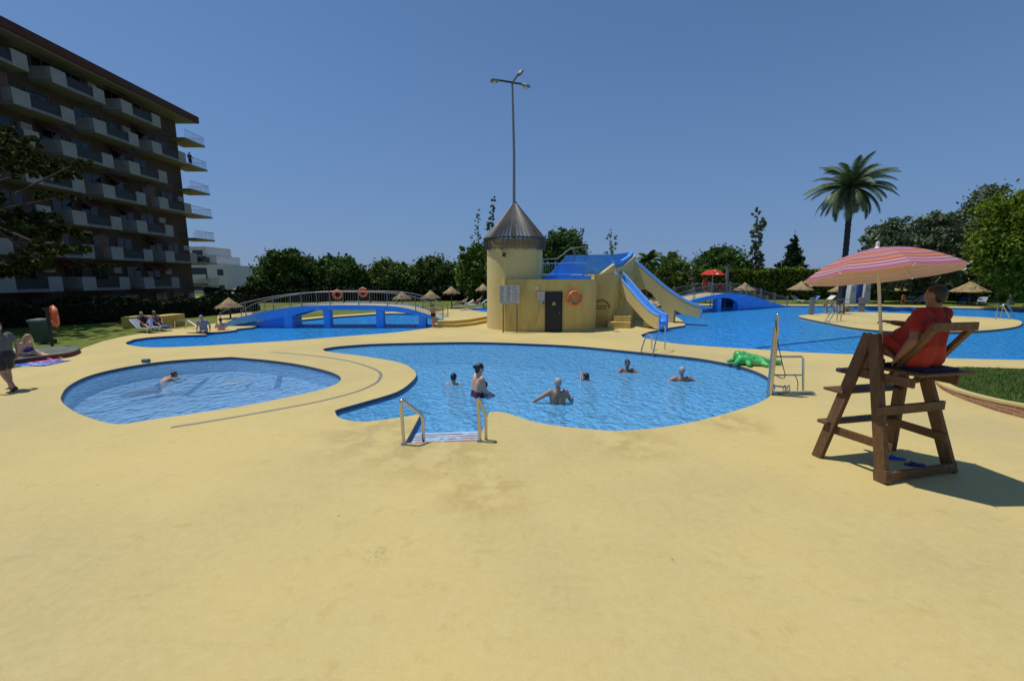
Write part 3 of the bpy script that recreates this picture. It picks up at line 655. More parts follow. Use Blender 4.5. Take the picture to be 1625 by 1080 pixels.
# ------------------------------------------------------------------ slides
def sweep_rect(P, side, s0, s1, z0, z1):
    b = MB(); side = Vector(side); k = len(P); vs = []
    for p in P:
        p = Vector(p)
        for s, z in ((s0, z0), (s1, z0), (s1, z1), (s0, z1)): vs.append(p + side * s + Vector((0, 0, z)))
    fs = []
    for i in range(k - 1):
        for j in range(4): fs.append((4 * i + j, 4 * i + (j + 1) % 4, 4 * i + 4 + (j + 1) % 4, 4 * i + 4 + j))
    fs += [(3, 2, 1, 0), tuple(4 * (k - 1) + j for j in range(4))]
    return b.add(vs, fs)
def slide(label, a, e, prof, w, depth, legs, face_poly=None):
    a, e = Vector((*a, 0)), Vector((*e, 0)); d = e - a; L = d.length; dn = d / L; side = Vector((dn.y, -dn.x, 0))   # side points to the right of travel
    P = [a + d * t + Vector((0, 0, z)) for t, z in smoothprof(prof, 5)]
    t = thing('water_slide', label, 'slide', a)
    h = w / 2
    MB().slab(face_poly[0], a + side * 0, dn, (0, 0, 1), side * (w - .004)).build('support_wall', STUCCO_PALE, t, smooth=False) if face_poly else None
    sweep_rect(P, side, -h, h, -depth, -.03).build('slide_shell', STUCCO_PALE, t, fix=True)
    for s in (-1, 1):
        s0, s1 = sorted((s * (h - .13), s * (h + .003)))
        sweep_rect(P, side, s0, s1, -.05, .30).build('side_wall', STUCCO_PALE, t, fix=True)
        s0, s1 = sorted((s * (h - .15), s * (h + .02)))
        sweep_rect(P, side, s0, s1, .302, .36).build('blue_rim', SLIDEBLUE, t, fix=True)
        s0, s1 = sorted((s * (h - .131), s * (h - .145)))
        sweep_rect(P, side, s0, s1, -.03, .302).build('chute_lining', SLIDEBLUE, t, fix=True)
    sweep_rect(P, side, -(h - .131), h - .131, -.028, .0).build('chute', SLIDEBLUE, t, fix=True)
    end = P[-1]
    MB().slab([(-h - .01, -depth - .01), (h + .01, -depth - .01), (h + .01, .36), (h - .13, .36), (h - .13, 0.004), (-h + .13, .004), (-h + .13, .36), (-h - .01, .36)], end + dn * .012, side, (0, 0, 1), dn * .02).build('exit_lip', SLIDEBLUE, t, smooth=False, fix=True)
    for tt, sx, zt, ll in legs:
        p = a + d * tt
        MB().box(p + side * sx + Vector((0, 0, zt / 2)), (.3, ll, zt), Matrix((side, dn, (0, 0, 1))).transposed()).build('slide_leg', STUCCO_PALE, t, smooth=False)
    return t
slide('nearer blue chute water slide with cream side walls ending over the pool tip', (6.05, 25.1), (8.12, 22.05), [(0, 2.90), (.1, 2.80), (.3, 2.22), (.55, 1.42), (.78, .76), (.92, .5), (1, .45)], .78, .42, [(.72, -.1, .62, .4)])
L2 = math.hypot(3.75, 2.1)
fp2 = [(0, 0), (.25, 0), (.25, 1.25), (.38, 1.72), (.7, 2.0), (1.1, 2.02), (1.5, 1.75), (1.9, 1.2), (2.25, .78), (2.36, 0), (2.82, 0), (2.86, .82), (3.3, .55), (4.25, .38), (4.25, .5), (3.4, .75), (2.6, 1.25), (1.6, 2.1), (.7, 2.95), (0, 3.3)]
slide('farther blue chute water slide on arched cream wall, ending to the right', (7.72, 27.2), (11.5, 25.05), [(0, 3.50), (.1, 3.36), (.3, 2.62), (.55, 1.72), (.78, 1.08), (.92, .82), (1, .74)], .85, .40, [], face_poly=(fp2,))
lw_ = thing('low_wall', 'short pale wall beneath the farther slide arch', 'wall', (8.9, 27.5, 0))
MB().box((9.0, 27.6, .45), (1.6, .2, .9)).build('wall_body', STUCCO_PALE, lw_, bevel=.02)
# terrace railings
def rail_thing(label, pts, h, posts, name='terrace_railing', gap=.12, m=GREYMETAL, bars=True, group=None):
    t = thing(name, label, 'railing', pts[0], group=group); railing(None, [Vector(p) for p in pts], '', 0, h, posts, t, m=m, gap=gap, bars=bars); return t
rail_thing('blue-barred railing around the roof terrace behind round tower', [(1.75, 25.3, 2.87), (3.3, 24.6, 2.87), (4.35, 24.3, 2.87)], .72, 4, m=mat('pale_blue_rail', (.16, .30, .55), .5), gap=.14)
rail_thing('grey stair handrail climbing behind the tower to the slide platform', [(2.0, 26.6, 3.05), (2.9, 26.6, 3.1), (3.7, 26.65, 3.75), (4.7, 26.7, 3.85)], .85, 5, bars=False)
rail_thing('small steel railing seen through the slide arch', [(7.6, 28.6, 0.9), (9.6, 28.2, .55)], .8, 3, gap=.3)
rail_thing('short steel railing post beside the tower foot by landing', [(-1.15, 22.9, .0), (-1.45, 25.4, .34)], .95, 3, gap=.2)
# sign board on two posts
st = thing('sign_board', 'white notice board of rules on two steel posts by the tower', 'sign', G(809, 526))
Ys = 20.7
bt = [A(x, y, Ys) for x, y in ((792, 452.5), (824, 452), (824.5, 483), (793, 482.5))]
bc = sum(bt, Vector()) / 4; bw = bt[1].x - bt[0].x; bh = bt[0].z - bt[3].z
board = MB().box(bc, (bw, .03, bh)).build('board', mat('cream_white_board', (.55, .53, .48), .5, var=.08, vscale=4), st, bevel=.004)
tx = MB(); rnd.seed(3)
for c0, c1, nr in ((.03, .30, 11), (.36, .60, 13), (.64, .97, 9)):
    for r_ in range(nr):
        z = bc.z + bh * (.46 - .86 * r_ / nr) ; xx0 = bc.x - bw / 2 + bw * c0; ln = bw * (c1 - c0) * rnd.uniform(.55, 1)
        tx.box((xx0 + ln / 2, Ys - .018, z - .02), (ln, .004, bh * .028))
tx.box((bc.x, Ys - .018, bc.z - bh * .455), (bw * .8, .004, bh * .03))
tx.build('printed_lines', mat('grey_print', (.16, .17, .18), .7), board, smooth=False)
for px in (798.5, 820.5):
    p = A(px, 480, Ys + .045); MB().tube([(p.x, p.y, 0), (p.x, p.y, bc.z + bh * .4)], .035, 8).build('post', mat('brown_steel_post', (.20, .17, .14), .45, .5), st)
# ------------------------------------------------------------------ lifebuoys
def lifebuoy(label, c, nrm, r=.36, tilt=0.0):
    c, nrm = Vector(c), Vector(nrm).normalized(); x = nrm.cross(Vector((0, 0, 1))).normalized(); y = x.cross(nrm)
    t = thing('lifebuoy', label, 'lifebuoy', c, group='orange lifebuoys')
    MB().tube([c + (x * math.cos(a * PI / 20) + y * math.sin(a * PI / 20)) * (r - .075) for a in range(40)], .078, 10, closed=True).build('ring', ORANGE, t)
    for q in range(4):
        a0 = PI / 4 + q * PI / 2
        MB().tube([c + (x * math.cos(a0 + d) + y * math.sin(a0 + d)) * (r - .075) for d in (-.1, -.05, 0, .05, .1)], .082, 10).build('band', mat('faded_white_band', (.55, .32, .22), .6), t)
    MB().tube([c + (x * math.cos(a * PI / 16) + y * math.sin(a * PI / 16)) * (r + .012 - (.03 if a % 8 else 0)) + nrm * .02 for a in range(32)], .009, 5, closed=True).build('grab_rope', WHITECLOTH, t)
    return t
lifebuoy('orange lifebuoy hung on cream pump house wall beside the black door', A(912, 473, 20.98) + Vector((0, -.02, 0)), (.12, -1, 0), .385)
lifebuoy('red-orange lifebuoy with rope on the long bridge rail, nearer its crown', A(535.5, 467, 25.55), (.15, -1, 0), .30)
lifebuoy('orange lifebuoy on the long bridge rail, closer to the tower', A(576, 463.5, 25.55), (-.1, -1, 0), .30)
def post_for(label, x, y, top, m=GREYMETAL):
    t = thing('lifebuoy_post', label, 'post', (x, y, 0)); MB().tube([(x, y, 0), (x, y, top)], .05, 8).build('post', m, t)
    MB().box((x, y, top), (.3, .06, .06)).build('hook', m, t); return t
pb = G(1606, 484); zt_ = A(1610, 450, pb.y).z
post_for('short grey post holding a lifebuoy on the far right lawn', pb.x, pb.y + .1, zt_)
MB_ = MB().box((pb.x + .1, pb.y + .25, .7), (.5, .3, 1.4)).build('cabinet', mat('grey_green_cabinet', (.12, .14, .12), .6), None, bevel=.02); tag(MB_, 'grey green utility cabinet behind the lifebuoy post at far right', 'cabinet')
lifebuoy('orange lifebuoy on a grey post at the far right lawn', A(1610, 450, pb.y - .02), (-.3, -1, 0), .40)
pl_ = G(84, 553)
post_for('dark wooden post with lifebuoy on the left lawn', pl_.x, pl_.y, A(84, 490, pl_.y).z, DARKMETAL)
lifebuoy('orange lifebuoy seen edge-on at top of dark post on left lawn', A(86, 502, pl_.y - .05), (.55, .83, .0), .42)
# ------------------------------------------------------------------ apartment block on the left
WALLB = mat('brown_brick_facade', (.085, .06, .043), .9, var=.25, vscale=2, bump=.3, bscale=25, c2=(.07, .05, .038), c2scale=.3)
BALW = mat('weathered_white_balcony', (.27, .285, .27), .8, var=.18, vscale=1.2)
SLABG = mat('grey_balcony_slab', (.19, .195, .19), .85, var=.15)
ROOFR = mat('dark_red_roof_edge', (.075, .024, .018), .8, var=.3, vscale=2)
WINB = mat('dark_window_glass', (.012, .014, .017), .12, var=.3)
FRAMEW = mat('grey_window_frame', (.09, .09, .088), .6)
RAILG = mat('dark_smoked_railing', (.012, .015, .018), .55, var=.2)
AWN = mat('striped_maroon_awning', (.10, .03, .025), .85, var=.2)
BX = -41.3; ROW = 2.95; Z0 = 19.35
ap = thing('apartment_block', 'tall dark brown apartment block with staggered white balconies and red roof edge', 'building', (BX, 40, 0))
bb = MB(); YC = 54.0
bb.box((BX - 6, (8 + YC) / 2, 8.7), (12, YC - 8, 26.0)); bb.build('wall', WALLB, ap, smooth=False)
rf = MB(); rf.box((BX - 5.2, (8 + YC + .4) / 2, 22.15), (15.0, YC - 8 + 1.4, .75)); rf.build('roof', ROOFR, ap, smooth=False)
sf = MB(); sf.box((BX - 5.2, (8 + YC + .2) / 2, 21.74), (14.6, YC - 8 + 1.0, .13)); sf.build('eaves', SLABG, ap, smooth=False)
proto = {}
def first(key, make):
    if key not in proto: proto[key] = make()
    return proto[key]
def place(o, p):
    c = o.copy(); col.objects.link(c); c.parent = ap; c.location = Vector(p) - ap.location
    for ch in list(o.children):
        d = ch.copy(); col.objects.link(d); d.parent = c
    return c
def local(b, name, m, parent=None, **k):
    o = b.build(name, m, None, smooth=False, **k); o.parent = parent; return o
# one balcony in its own coordinates: x outward, y along, z up
def make_balcony(L=4.7, D=2.0):
    s = MB().box((D / 2, 0, .07), (D, L, .26)); s = local(s, 'balcony', SLABG)
    for y0, y1 in ((-L / 2, -L / 2 + 1.25), (L / 2 - 1.1, L / 2)):
        local(MB().box((D + .004 - .05, (y0 + y1) / 2, .6), (.10, y1 - y0, 1.22)), 'parapet', BALW, s)
    for y in (-L / 2 + .05, L / 2 - .05):
        local(MB().box((D / 2 - .06, y, .70), (D - .12, .1, 1.02)), 'side_wall', BALW, s)
    g_ = MB().box((D - .06, -.0 + .075, .58), (.03, L - 2.37, .8)); g_.tube([(D - .05, -L / 2 + 1.25, 1.02), (D - .05, L / 2 - 1.1, 1.02)], .03, 6)
    local(g_, 'railing', RAILG, s)
    return s
def make_window(w=1.7, h=2.1):
    g_ = local(MB().box((.03, 0, h / 2), (.05, w, h)), 'window', WINB)
    f = MB()
    for y in (-w / 2, 0, w / 2): f.box((.06, y, h / 2), (.06, .07, h))
    f.box((.061, 0, h), (.065, w + .07, .08)); local(f, 'frame', FRAMEW, g_)
    return g_
def make_awning(w=2.2):
    b_ = MB(); b_.add([(0, -w / 2, 0), (0, w / 2, 0), (1.1, w / 2, -.75), (1.1, -w / 2, -.75), (0, -w / 2, -.05), (0, w / 2, -.05), (1.1, w / 2, -.8), (1.1, -w / 2, -.8)], [(0, 1, 2, 3), (7, 6, 5, 4), (3, 2, 6, 7), (0, 3, 7, 4), (1, 5, 6, 2)])
    return local(b_, 'awning', AWN)
def make_curtain(w=.9, h=2.2):
    b_ = MB()
    for i in range(9): b_.box((.75, -w / 2 + w * (i + .5) / 9, h / 2), (.03, w / 9 * .55, h))
    return local(b_, 'striped_curtain', mat('pale_red_striped_cloth', (.22, .11, .09), .85))
BAL, WIN, AWNP, CURT = make_balcony(), make_window(), make_awning(), make_curtain()
rnd.seed(11)
keep = []
for r_ in range(8):
    z = Z0 - ROW * r_; y = (46.9 if r_ % 2 == 0 else 50.1) - 5 * 6.4
    while y < YC - 3.5:
        place(BAL, (BX, y, z)); place(WIN, (BX, y - 1.2, z + .2)); place(WIN, (BX, y + 1.3, z + .2))
        q = rnd.random()
        if q < .38: place(AWNP, (BX + .02, y + rnd.choice((-1.4, 1.2)), z + 2.75))
        elif q < .68: place(CURT, (BX + .4, y - 2.2, z + .2))
        if rnd.random() < .5: local_ac = place(first('ac', lambda: local(MB().box((.18, 0, .3), (.34, .85, .6)), 'air_conditioner', mat('dirty_white_box', (.26, .26, .25), .6))), (BX, y + 3.0, z + 1.6))
        y += 6.4
for o in (BAL, WIN, AWNP, CURT, proto.get('ac')):
    if o:
        for ch in list(o.children): bpy.data.objects.remove(ch)
        bpy.data.objects.remove(o)
# open end balconies at the corner
def make_endbal():
    s = local(MB().box((.5, -.55, .08), (2.8, 3.3, .2)), 'corner_balcony', mat('ochre_balcony_slab', (.20, .18, .12), .8))
    b_ = MB(); c4 = [(-.9, 1.05), (1.85, 1.05), (1.85, -2.15)]
    for (x0_, y0_), (x1_, y1_) in zip(c4, c4[1:]):
        n = int(math.hypot(x1_ - x0_, y1_ - y0_) / .16)
        b_.tube([(x0_, y0_, 1.1), (x1_, y1_, 1.1)], .025, 5)
        for i in range(n + 1): b_.tube([(x0_ + (x1_ - x0_) * i / n, y0_ + (y1_ - y0_) * i / n, .16), (x0_ + (x1_ - x0_) * i / n, y0_ + (y1_ - y0_) * i / n, 1.1)], .011, 4, cap=False)
    local(b_, 'balcony_railing', mat('blue_grey_rail', (.10, .14, .20), .5), s)
    return s
EB = make_endbal()
for r_ in range(8): place(EB, (BX, YC + 1.0, Z0 - ROW * r_))
for ch in list(EB.children): bpy.data.objects.remove(ch)
bpy.data.objects.remove(EB)
# ground floor band behind the hedge
MB().box((BX + .5, 30, -1.2), (1.0, 43, 1.2)).build('terrace_plinth', SLABG, ap, smooth=False)
# white terraced flats beyond
def white_flat(label, x0p, x1p, Y, topy, steps, seed):
    W_ = mat('white_rendered_flats', (.58, .58, .58), .85, var=.07, vscale=.5)
    xa, xb = A(x0p, 450, Y).x, A(x1p, 450, Y).x; zt = CH + (YH - topy) * Y / F
    t = thing('white_flats', label, 'building', (xa, Y, 0))
    MB().box(((xa + xb) / 2, Y + 5, zt / 2 - 2), (xb - xa, 10, zt + 4)).build('wall', W_, t, smooth=False)
    rr = random.Random(seed); nf = int(zt / 2.9)
    for k in range(nf + 1):
        z = zt - 2.75 - 2.9 * k
        if z < -1: break
        MB().box(((xa + xb) / 2 - (xb - xa) * .2, Y - .7, z + .5), ((xb - xa) * .5, .12, 1.0)).build('balcony', W_, t, smooth=False)
        MB().box(((xa + xb) / 2 - (xb - xa) * .2, Y - .38, z - .05), ((xb - xa) * .5, .76, .14)).build('balcony_slab', W_, t, smooth=False)
        MB().box(((xa + xb) / 2 - (xb - xa) * .2, Y - .02, z + 1.2), ((xb - xa) * .44, .06, 2.1)).build('window', WINB, t, smooth=False)
        w_ = MB().box((xb - (xb - xa) * .16, Y - .02, z + 1.4), ((xb - xa) * .14, .06, 1.1)).build('window', WINB, t, smooth=False)
    for sx0, sx1, sz in steps:
        a_, b_ = xa + (xb - xa) * sx0, xa + (xb - xa) * sx1
        MB().box(((a_ + b_) / 2, Y + 4, zt + sz / 2), (b_ - a_, 7, sz)).build('roof_storey', W_, t, smooth=False)
        MB().box(((a_ + b_) / 2, Y + .46, zt + sz * .5), ((b_ - a_) * .6, .05, sz * .6)).build('window', WINB, t, smooth=False)
    return t
white_flat('white terraced flats right behind the corner of the dark apartment block', 296, 362, 78, 421, [(0, .72, 1.7), (.1, .5, 3.4)], 1)
white_flat('lower white flats with small windows beside the dense tree', 352, 415, 92, 433, [(.1, .5, .5)], 2)
# ------------------------------------------------------------------ trees
def leafquad(b, p, s, rr, flat=0.0):
    d = Vector((rr.gauss(0, 1), rr.gauss(0, 1), rr.gauss(0, 1) * (1 - flat))).normalized()
    e = Vector((rr.gauss(0, 1), rr.gauss(0, 1), rr.gauss(0, 1))); e = (e - d * e.dot(d)).normalized()
    o = len(b.v); l = s * rr.uniform(.7, 1.3); w = l * rr.uniform(.35, .6)
    b.v += [p - d * l, p + e * w, p + d * l, p - e * w]; b.f.append((o, o + 1, o + 2, o + 3))
def crown_mb(blobs, nleaf, size, seed, shell=.55):
    rr = random.Random(seed); b = MB(); tot = sum(r[0] * r[1] * r[2] for _, r in blobs)
    for c, r in blobs:
        c = Vector(c); nl = int(nleaf * r[0] * r[1] * r[2] / tot); k = max(6, nl // 34)
        clumps = []
        for _ in range(k):
            d = Vector((rr.gauss(0, 1), rr.gauss(0, 1), rr.gauss(0, 1))).normalized(); q = rr.uniform(shell, 1.0) ** .7
            q *= rr.uniform(.82, 1.12)
            clumps.append((c + Vector((d.x * r[0], d.y * r[1], d.z * r[2])) * q, min(r) * rr.uniform(.16, .34)))
        for i in range(nl):
            cc, cr = clumps[i % k]; d = Vector((rr.gauss(0, 1), rr.gauss(0, 1), rr.gauss(0, .8)))
            leafquad(b, cc + d * cr * .55, size, rr)
    return b
def trunk_mb(base, top, r0, limbs, seed):
    rr = random.Random(seed); b = MB(); base, top = Vector(base), Vector(top)
    mid = base.lerp(top, .5) + Vector((rr.uniform(-.2, .2), rr.uniform(-.2, .2), 0))
    b.tube([base + Vector((0, 0, -.1)), base + Vector((0, 0, .25)), mid, top], [r0 * 1.35, r0, r0 * .8, r0 * .45], 10)
    for l in limbs:
        l = Vector(l); s = base.lerp(top, rr.uniform(.5, .9)); m = s.lerp(l, .5) + Vector((0, 0, (l - s).length * .08))
        b.tube([s, m, l], [r0 * .5, r0 * .33, r0 * .14], 7)
    return b
def tree(name, label, base, blobs, lm, nleaf, size, seed, r0=.2, group='background trees', shell=.55):
    base = Vector(base); t = thing(name, label, 'tree', base, group=group)
    top = sum((Vector(c) for c, _ in blobs), Vector()) / len(blobs)
    trunk_mb(base, (top.x * .6 + base.x * .4, top.y * .6 + base.y * .4, top.z), r0, [c for c, _ in blobs], seed).build('trunk', BARK, t)
    crown_mb(blobs, nleaf, size, seed, shell).build('crown', lm, t, smooth=False)
    return t
def px_tree(name, label, x0, x1, ytop, ybot, Y, lm, nleaf, size, seed, form='round', **k):
    xa, xb = A(x0, 450, Y).x, A(x1, 450, Y).x; zt = A((x0 + x1) / 2, ytop, Y).z; zb = max(-.3, A((x0 + x1) / 2, ybot, Y).z)
    w = xb - xa; h = zt - zb; cx = (xa + xb) / 2; rr = random.Random(seed); bl = []
    if form == 'round':
        n = 11
        bl.append(((cx, Y, zb + h * .47), (w * .46, w * .40, h * .45)))
        for i in range(n):
            t = rr.uniform(0, 2 * PI); q = rr.uniform(.26, .38)
            bl.append(((cx + math.cos(t) * w * q, Y + math.sin(t) * w * .25, zb + h * rr.uniform(.25, .84)), (w * rr.uniform(.12, .2), w * .18, h * rr.uniform(.10, .18))))
        bl.append(((cx + w * rr.uniform(-.12, .12), Y, zt - h * .15), (w * .2, w * .2, h * .15)))
    elif form == 'column':
        for i in range(9):
            f = i / 8; bl.append(((cx + rr.uniform(-.2, .2) * w, Y, zb + h * (.06 + .88 * f)), (w * .5 * (1 - .55 * f) * rr.uniform(.6, 1.1), w * .4, h * .085)))
    elif form == 'cone':
        k['shell'] = .15
        for i in range(10):
            f = i / 9; bl.append(((cx, Y, zb + h * (.07 + .86 * f)), (w * .62 * (1 - f) ** .8 + .12, w * .55 * (1 - f) ** .8 + .12, h * .13)))
    return tree(name, label, (cx, Y, -.1), bl, lm, nleaf, size, seed, **k)
px_tree('broadleaf_tree', 'large dense dark green tree beside the white flats behind long footbridge', 408, 512, 396, 492, 52, LEAF_DARK, 20000, .24, 21)
px_tree('broadleaf_tree', 'dense dark tree between the largest tree and the thin street lamp', 492, 585, 403, 492, 53, LEAF_DARK, 18000, .24, 22)
px_tree('broadleaf_tree', 'small ragged dark tree in front of the lower white flats', 385, 425, 434, 494, 48, LEAF_DARK, 5000, .2, 23, shell=.3)
px_tree('broadleaf_tree', 'rounded mid green tree right of the thin street lamp', 578, 654, 411, 490, 55, LEAF_MID, 14000, .22, 24)
px_tree('broadleaf_tree', 'dark bushy twin-topped tree left of the round tower', 648, 738, 405, 490, 55, LEAF_DARK, 16000, .23, 25)
px_tree('broadleaf_tree', 'loose tree touching the left side of the round tower', 724, 800, 388, 480, 50, LEAF_MID, 12000, .22, 26)
px_tree('slender_tree', 'tall thin sparse poplar rising beside the rod cone roof', 770, 792, 316, 450, 49, LEAF_GREY, 4200, .13, 27, form='column', r0=.1)
px_tree('slender_tree', 'thin bare-looking sapling left of the rod cone roof', 752, 772, 336, 440, 50, LEAF_GREY, 900, .11, 28, form='column', r0=.07)
px_tree('slender_tree', 'short thin sapling top beside the loose tree left of tower', 746, 756, 372, 440, 51, LEAF_GREY, 400, .11, 281, form='column', r0=.06)
px_tree('broadleaf_tree', 'dark bushy tree seen just right of the rod cone roof', 850, 938, 362, 470, 48, LEAF_DARK, 15000, .22, 29)
px_tree('slender_tree', 'thin sapling above the stair railing right of the tower', 914, 928, 362, 440, 46, LEAF_GREY, 1000, .11, 30, form='column', r0=.07)
px_tree('slender_tree', 'wispy sapling behind the blue wall at the top of the slides', 955, 984, 366, 440, 46, LEAF_GREY, 1300, .10, 31, form='column', r0=.07)
px_tree('broadleaf_tree', 'mid green rounded tree behind the farther slide', 1036, 1098, 400, 478, 54, LEAF_MID, 12000, .22, 32)
px_tree('broadleaf_tree', 'wide dark tree behind the red parasol', 1100, 1192, 387, 470, 58, LEAF_DARK, 16000, .23, 33)
px_tree('slender_tree', 'tall narrow poplar standing alone right of the wide dark tree', 1182, 1209, 332, 460, 55, LEAF_GREY, 7000, .15, 34, form='column', r0=.1)
px_tree('slender_tree', 'thin grey green sapling between farther slide and red parasol', 1090, 1106, 410, 470, 50, LEAF_GREY, 1000, .11, 341, form='column', r0=.06)
px_tree('cypress_tree', 'dark conical cypress above the clipped hedge', 1230, 1278, 367, 470, 56, LEAF_CYPRESS, 20000, .2, 35, form='cone')
px_tree('olive_tree', 'grey green olive tree immediately behind the striped umbrella', 1365, 1440, 344, 474, 46, LEAF_GREY, 15000, .2, 36, shell=.4)
px_tree('olive_tree', 'broad grey green olive tree in the middle of olive group', 1425, 1515, 328, 476, 47, LEAF_GREY, 18000, .2, 37, shell=.4)
px_tree('olive_tree', 'tall grey green olive tree behind the bright green tree', 1495, 1600, 288, 476, 49, LEAF_GREY, 20000, .2, 38, shell=.4)
px_tree('broadleaf_tree', 'bright yellow-green tree at the right edge', 1552, 1730, 280, 474, 36, LEAF_BRIGHT, 26000, .2, 39, r0=.25)
px_tree('shrub', 'low feathery palm shrub below the white flats', 338, 378, 466, 496, 44, LEAF_MID, 900, .25, 40)
# hedges
LEAF_SHADE = mat('shade_dark_leaf', (.016, .028, .008), .7, var=.35, vscale=.8, island=.4, spec=.1)  # hedge leaf darkened so the shade sits in its colour
def hedge(label, pts, h, th, seed, nleaf, size=.16, m=LEAF_HEDGE):
    pts = [Vector(p) for p in pts]; t = thing('hedge', label, 'hedge', pts[0], group='clipped hedges'); rr = random.Random(seed)
    core = MB()
    for p, q in zip(pts, pts[1:]):
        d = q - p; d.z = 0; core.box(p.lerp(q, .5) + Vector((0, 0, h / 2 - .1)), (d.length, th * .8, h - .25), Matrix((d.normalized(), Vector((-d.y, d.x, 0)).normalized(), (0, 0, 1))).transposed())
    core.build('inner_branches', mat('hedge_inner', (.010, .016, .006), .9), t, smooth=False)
    b = MB(); Ls = [(q - p).length for p, q in zip(pts, pts[1:])]; T = sum(Ls)
    for (p, q), L_ in zip(zip(pts, pts[1:]), Ls):
        d = (q - p).normalized(); nn = Vector((-d.y, d.x, 0))
        for _ in range(int(nleaf * L_ / T)):
            s = rr.random() * L_; bump = .16 * math.sin(s * .9 + seed) + .12 * math.sin(s * 2.3)
            if rr.random() < .35: pos = p + d * s + nn * rr.uniform(-th / 2, th / 2) + Vector((0, 0, h + bump + rr.gauss(0, .07)))
            else: pos = p + d * s + nn * (rr.choice((-1, 1)) * (th / 2 + rr.gauss(0, .06) + bump * .3)) + Vector((0, 0, rr.uniform(0, h + bump)))
            leafquad(b, pos, size, rr)
    b.build('foliage', m, t, smooth=False)
    return t
hedge('long tall clipped hedge behind the far lawn on the right', [(13, 56, 0), (36, 54, 0), (50, 52, 0), (75, 50, 0)], 3.75, 1.8, 1, 30000, .2)
hedge('clipped hedge between the pump house and the farther slide', [(-5.5, 53, 0), (0, 54, 0), (14, 56, 0)], 3.0, 1.8, 2, 12000, .2)
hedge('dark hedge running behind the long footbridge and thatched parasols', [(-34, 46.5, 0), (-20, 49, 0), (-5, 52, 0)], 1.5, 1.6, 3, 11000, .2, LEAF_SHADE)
hedge('dark hedge standing in for the shaded base of the apartment block', [(-41, 12, 0), (-28.5, 22.0, 0), (-23.2, 28.5, 0), (-22.2, 35.5, 0)], 1.3, 1.2, 4, 15000, .13, LEAF_SHADE)  # hedge form replaces the block's dark, shaded base
# low dense undergrowth that closes the view behind the hedges
# palm tree with curved fronds
def frond(b, base, az, el, L, droop, rr, nl=44, wl=.62):
    p = Vector(base); d = Vector((math.cos(az) * math.cos(el), math.sin(az) * math.cos(el), math.sin(el))); side = Vector((-math.sin(az), math.cos(az), 0)); pts = []
    step = L / nl; e = el
    for i in range(nl):
        e -= droop / nl * (0.5 + 1.2 * i / nl); d = Vector((math.cos(az) * math.cos(e), math.sin(az) * math.cos(e), math.sin(e))); q = p + d * step; up = side.cross(d) * -1
        f = i / nl; w = wl * (math.sin(PI * min(1, .12 + f * .95)) ** .6) * rr.uniform(.85, 1.1)
        for s in (-1, 1):
            tip = q + side * s * w * .8 + d * w * .55 + Vector((0, 0, -w * .5)) + up * .0
            n = d * .06
            b.add([q - n, q + n, tip], [(0, 1, 2)])
        b.add([p - side * .03 * (1 - f), p + side * .03 * (1 - f), q + side * .025 * (1 - f), q - side * .025 * (1 - f)], [(0, 1, 2, 3)])
        p = q
def palm(label, base, h, lean, seed, n=60, L=4.0, r0=.26, fm=FROND):
    rr = random.Random(seed); base = Vector(base); top = base + Vector((lean[0], lean[1], h)); t = thing('palm_tree', label, 'palm tree', base)
    tb = MB(); pts = []; rad = []
    for i in range(40):
        f = i / 39; pts.append(base + Vector((lean[0] * f ** 1.6, lean[1] * f ** 1.6, h * f))); rad.append(r0 * (1.25 - .42 * min(1, f * 3) + (.10 if i % 2 else 0) + (.35 * max(0, f - .93) / .07)))
    tb.tube(pts, rad, 12).build('trunk', PALMBARK, t)
    b = MB()
    for i in range(n):
        az = i * 2.39996 + rr.uniform(-.2, .2); f = (i + .5) / n; el = R(80 - 125 * f + rr.uniform(-12, 12))
        frond(b, top + Vector((math.cos(az), math.sin(az), 0)) * .15, az, el, L * rr.uniform(.85, 1.05) * (.85 + .15 * math.sin(f * PI)), R(66 + 30 * rr.random()) * (.75 + .35 * (1 - f)), rr)
    b.build('crown', fm, t, smooth=False)
    d = MB()
    for i in range(9):
        az = rr.uniform(0, 2 * PI); frond(d, top + Vector((0, 0, -.2)), az, R(-35), L * .55, R(45), rr, 20, .35)
    d.build('dry_fronds', DRYFROND, t, smooth=False)
    return t
pbase = G(1333, 487.5); pY = pbase.y; ptop = A(1351, 296, pY)
palm('tall date palm with feathery crown standing behind the striped umbrella', pbase, ptop.z, (ptop.x - pbase.x, 0), 7)
q = A(1027, 470, 52); palm('short bushy palm behind the top of farther slide', (q.x, 52, 0), A(1027, 412, 52).z, (0, 0), 8, 34, 2.0, .2, LEAF_DARK)
q = A(362, 470, 46); palm('small fan of palm leaves below the white flats', (q.x, 46, 0), 1.1, (0, 0), 9, 22, 1.5, .15, FROND)
# loose pine close on the left, its crown hangs into the frame
rr = random.Random(77); pb_ = Vector((-27.2, 20.5, 0)); blobs = []
for i in range(20):
    a_ = rr.uniform(-1.25, 1.25); ro = rr.uniform(.9, 6.2); z = rr.uniform(3.0, 11.0)
    ro *= 1 - max(0, (z - 7) / 9)
    blobs.append(((pb_.x + math.cos(a_) * ro, pb_.y + math.sin(a_) * ro, z), (rr.uniform(1.0, 1.7), rr.uniform(.9, 1.5), rr.uniform(.22, .42))))
blobs += [((pb_.x + rr.uniform(-4, 0), pb_.y + rr.uniform(-4, 4), rr.uniform(4, 11.5)), (1.6, 1.6, .5)) for _ in range(12)]
blobs += [((pb_.x - rr.uniform(0, 8), pb_.y + rr.uniform(-5, 6), rr.uniform(5, 12)), (1.9, 1.8, .6)) for _ in range(16)]  # extra unseen foliage left of the frame, added to shade the lawn
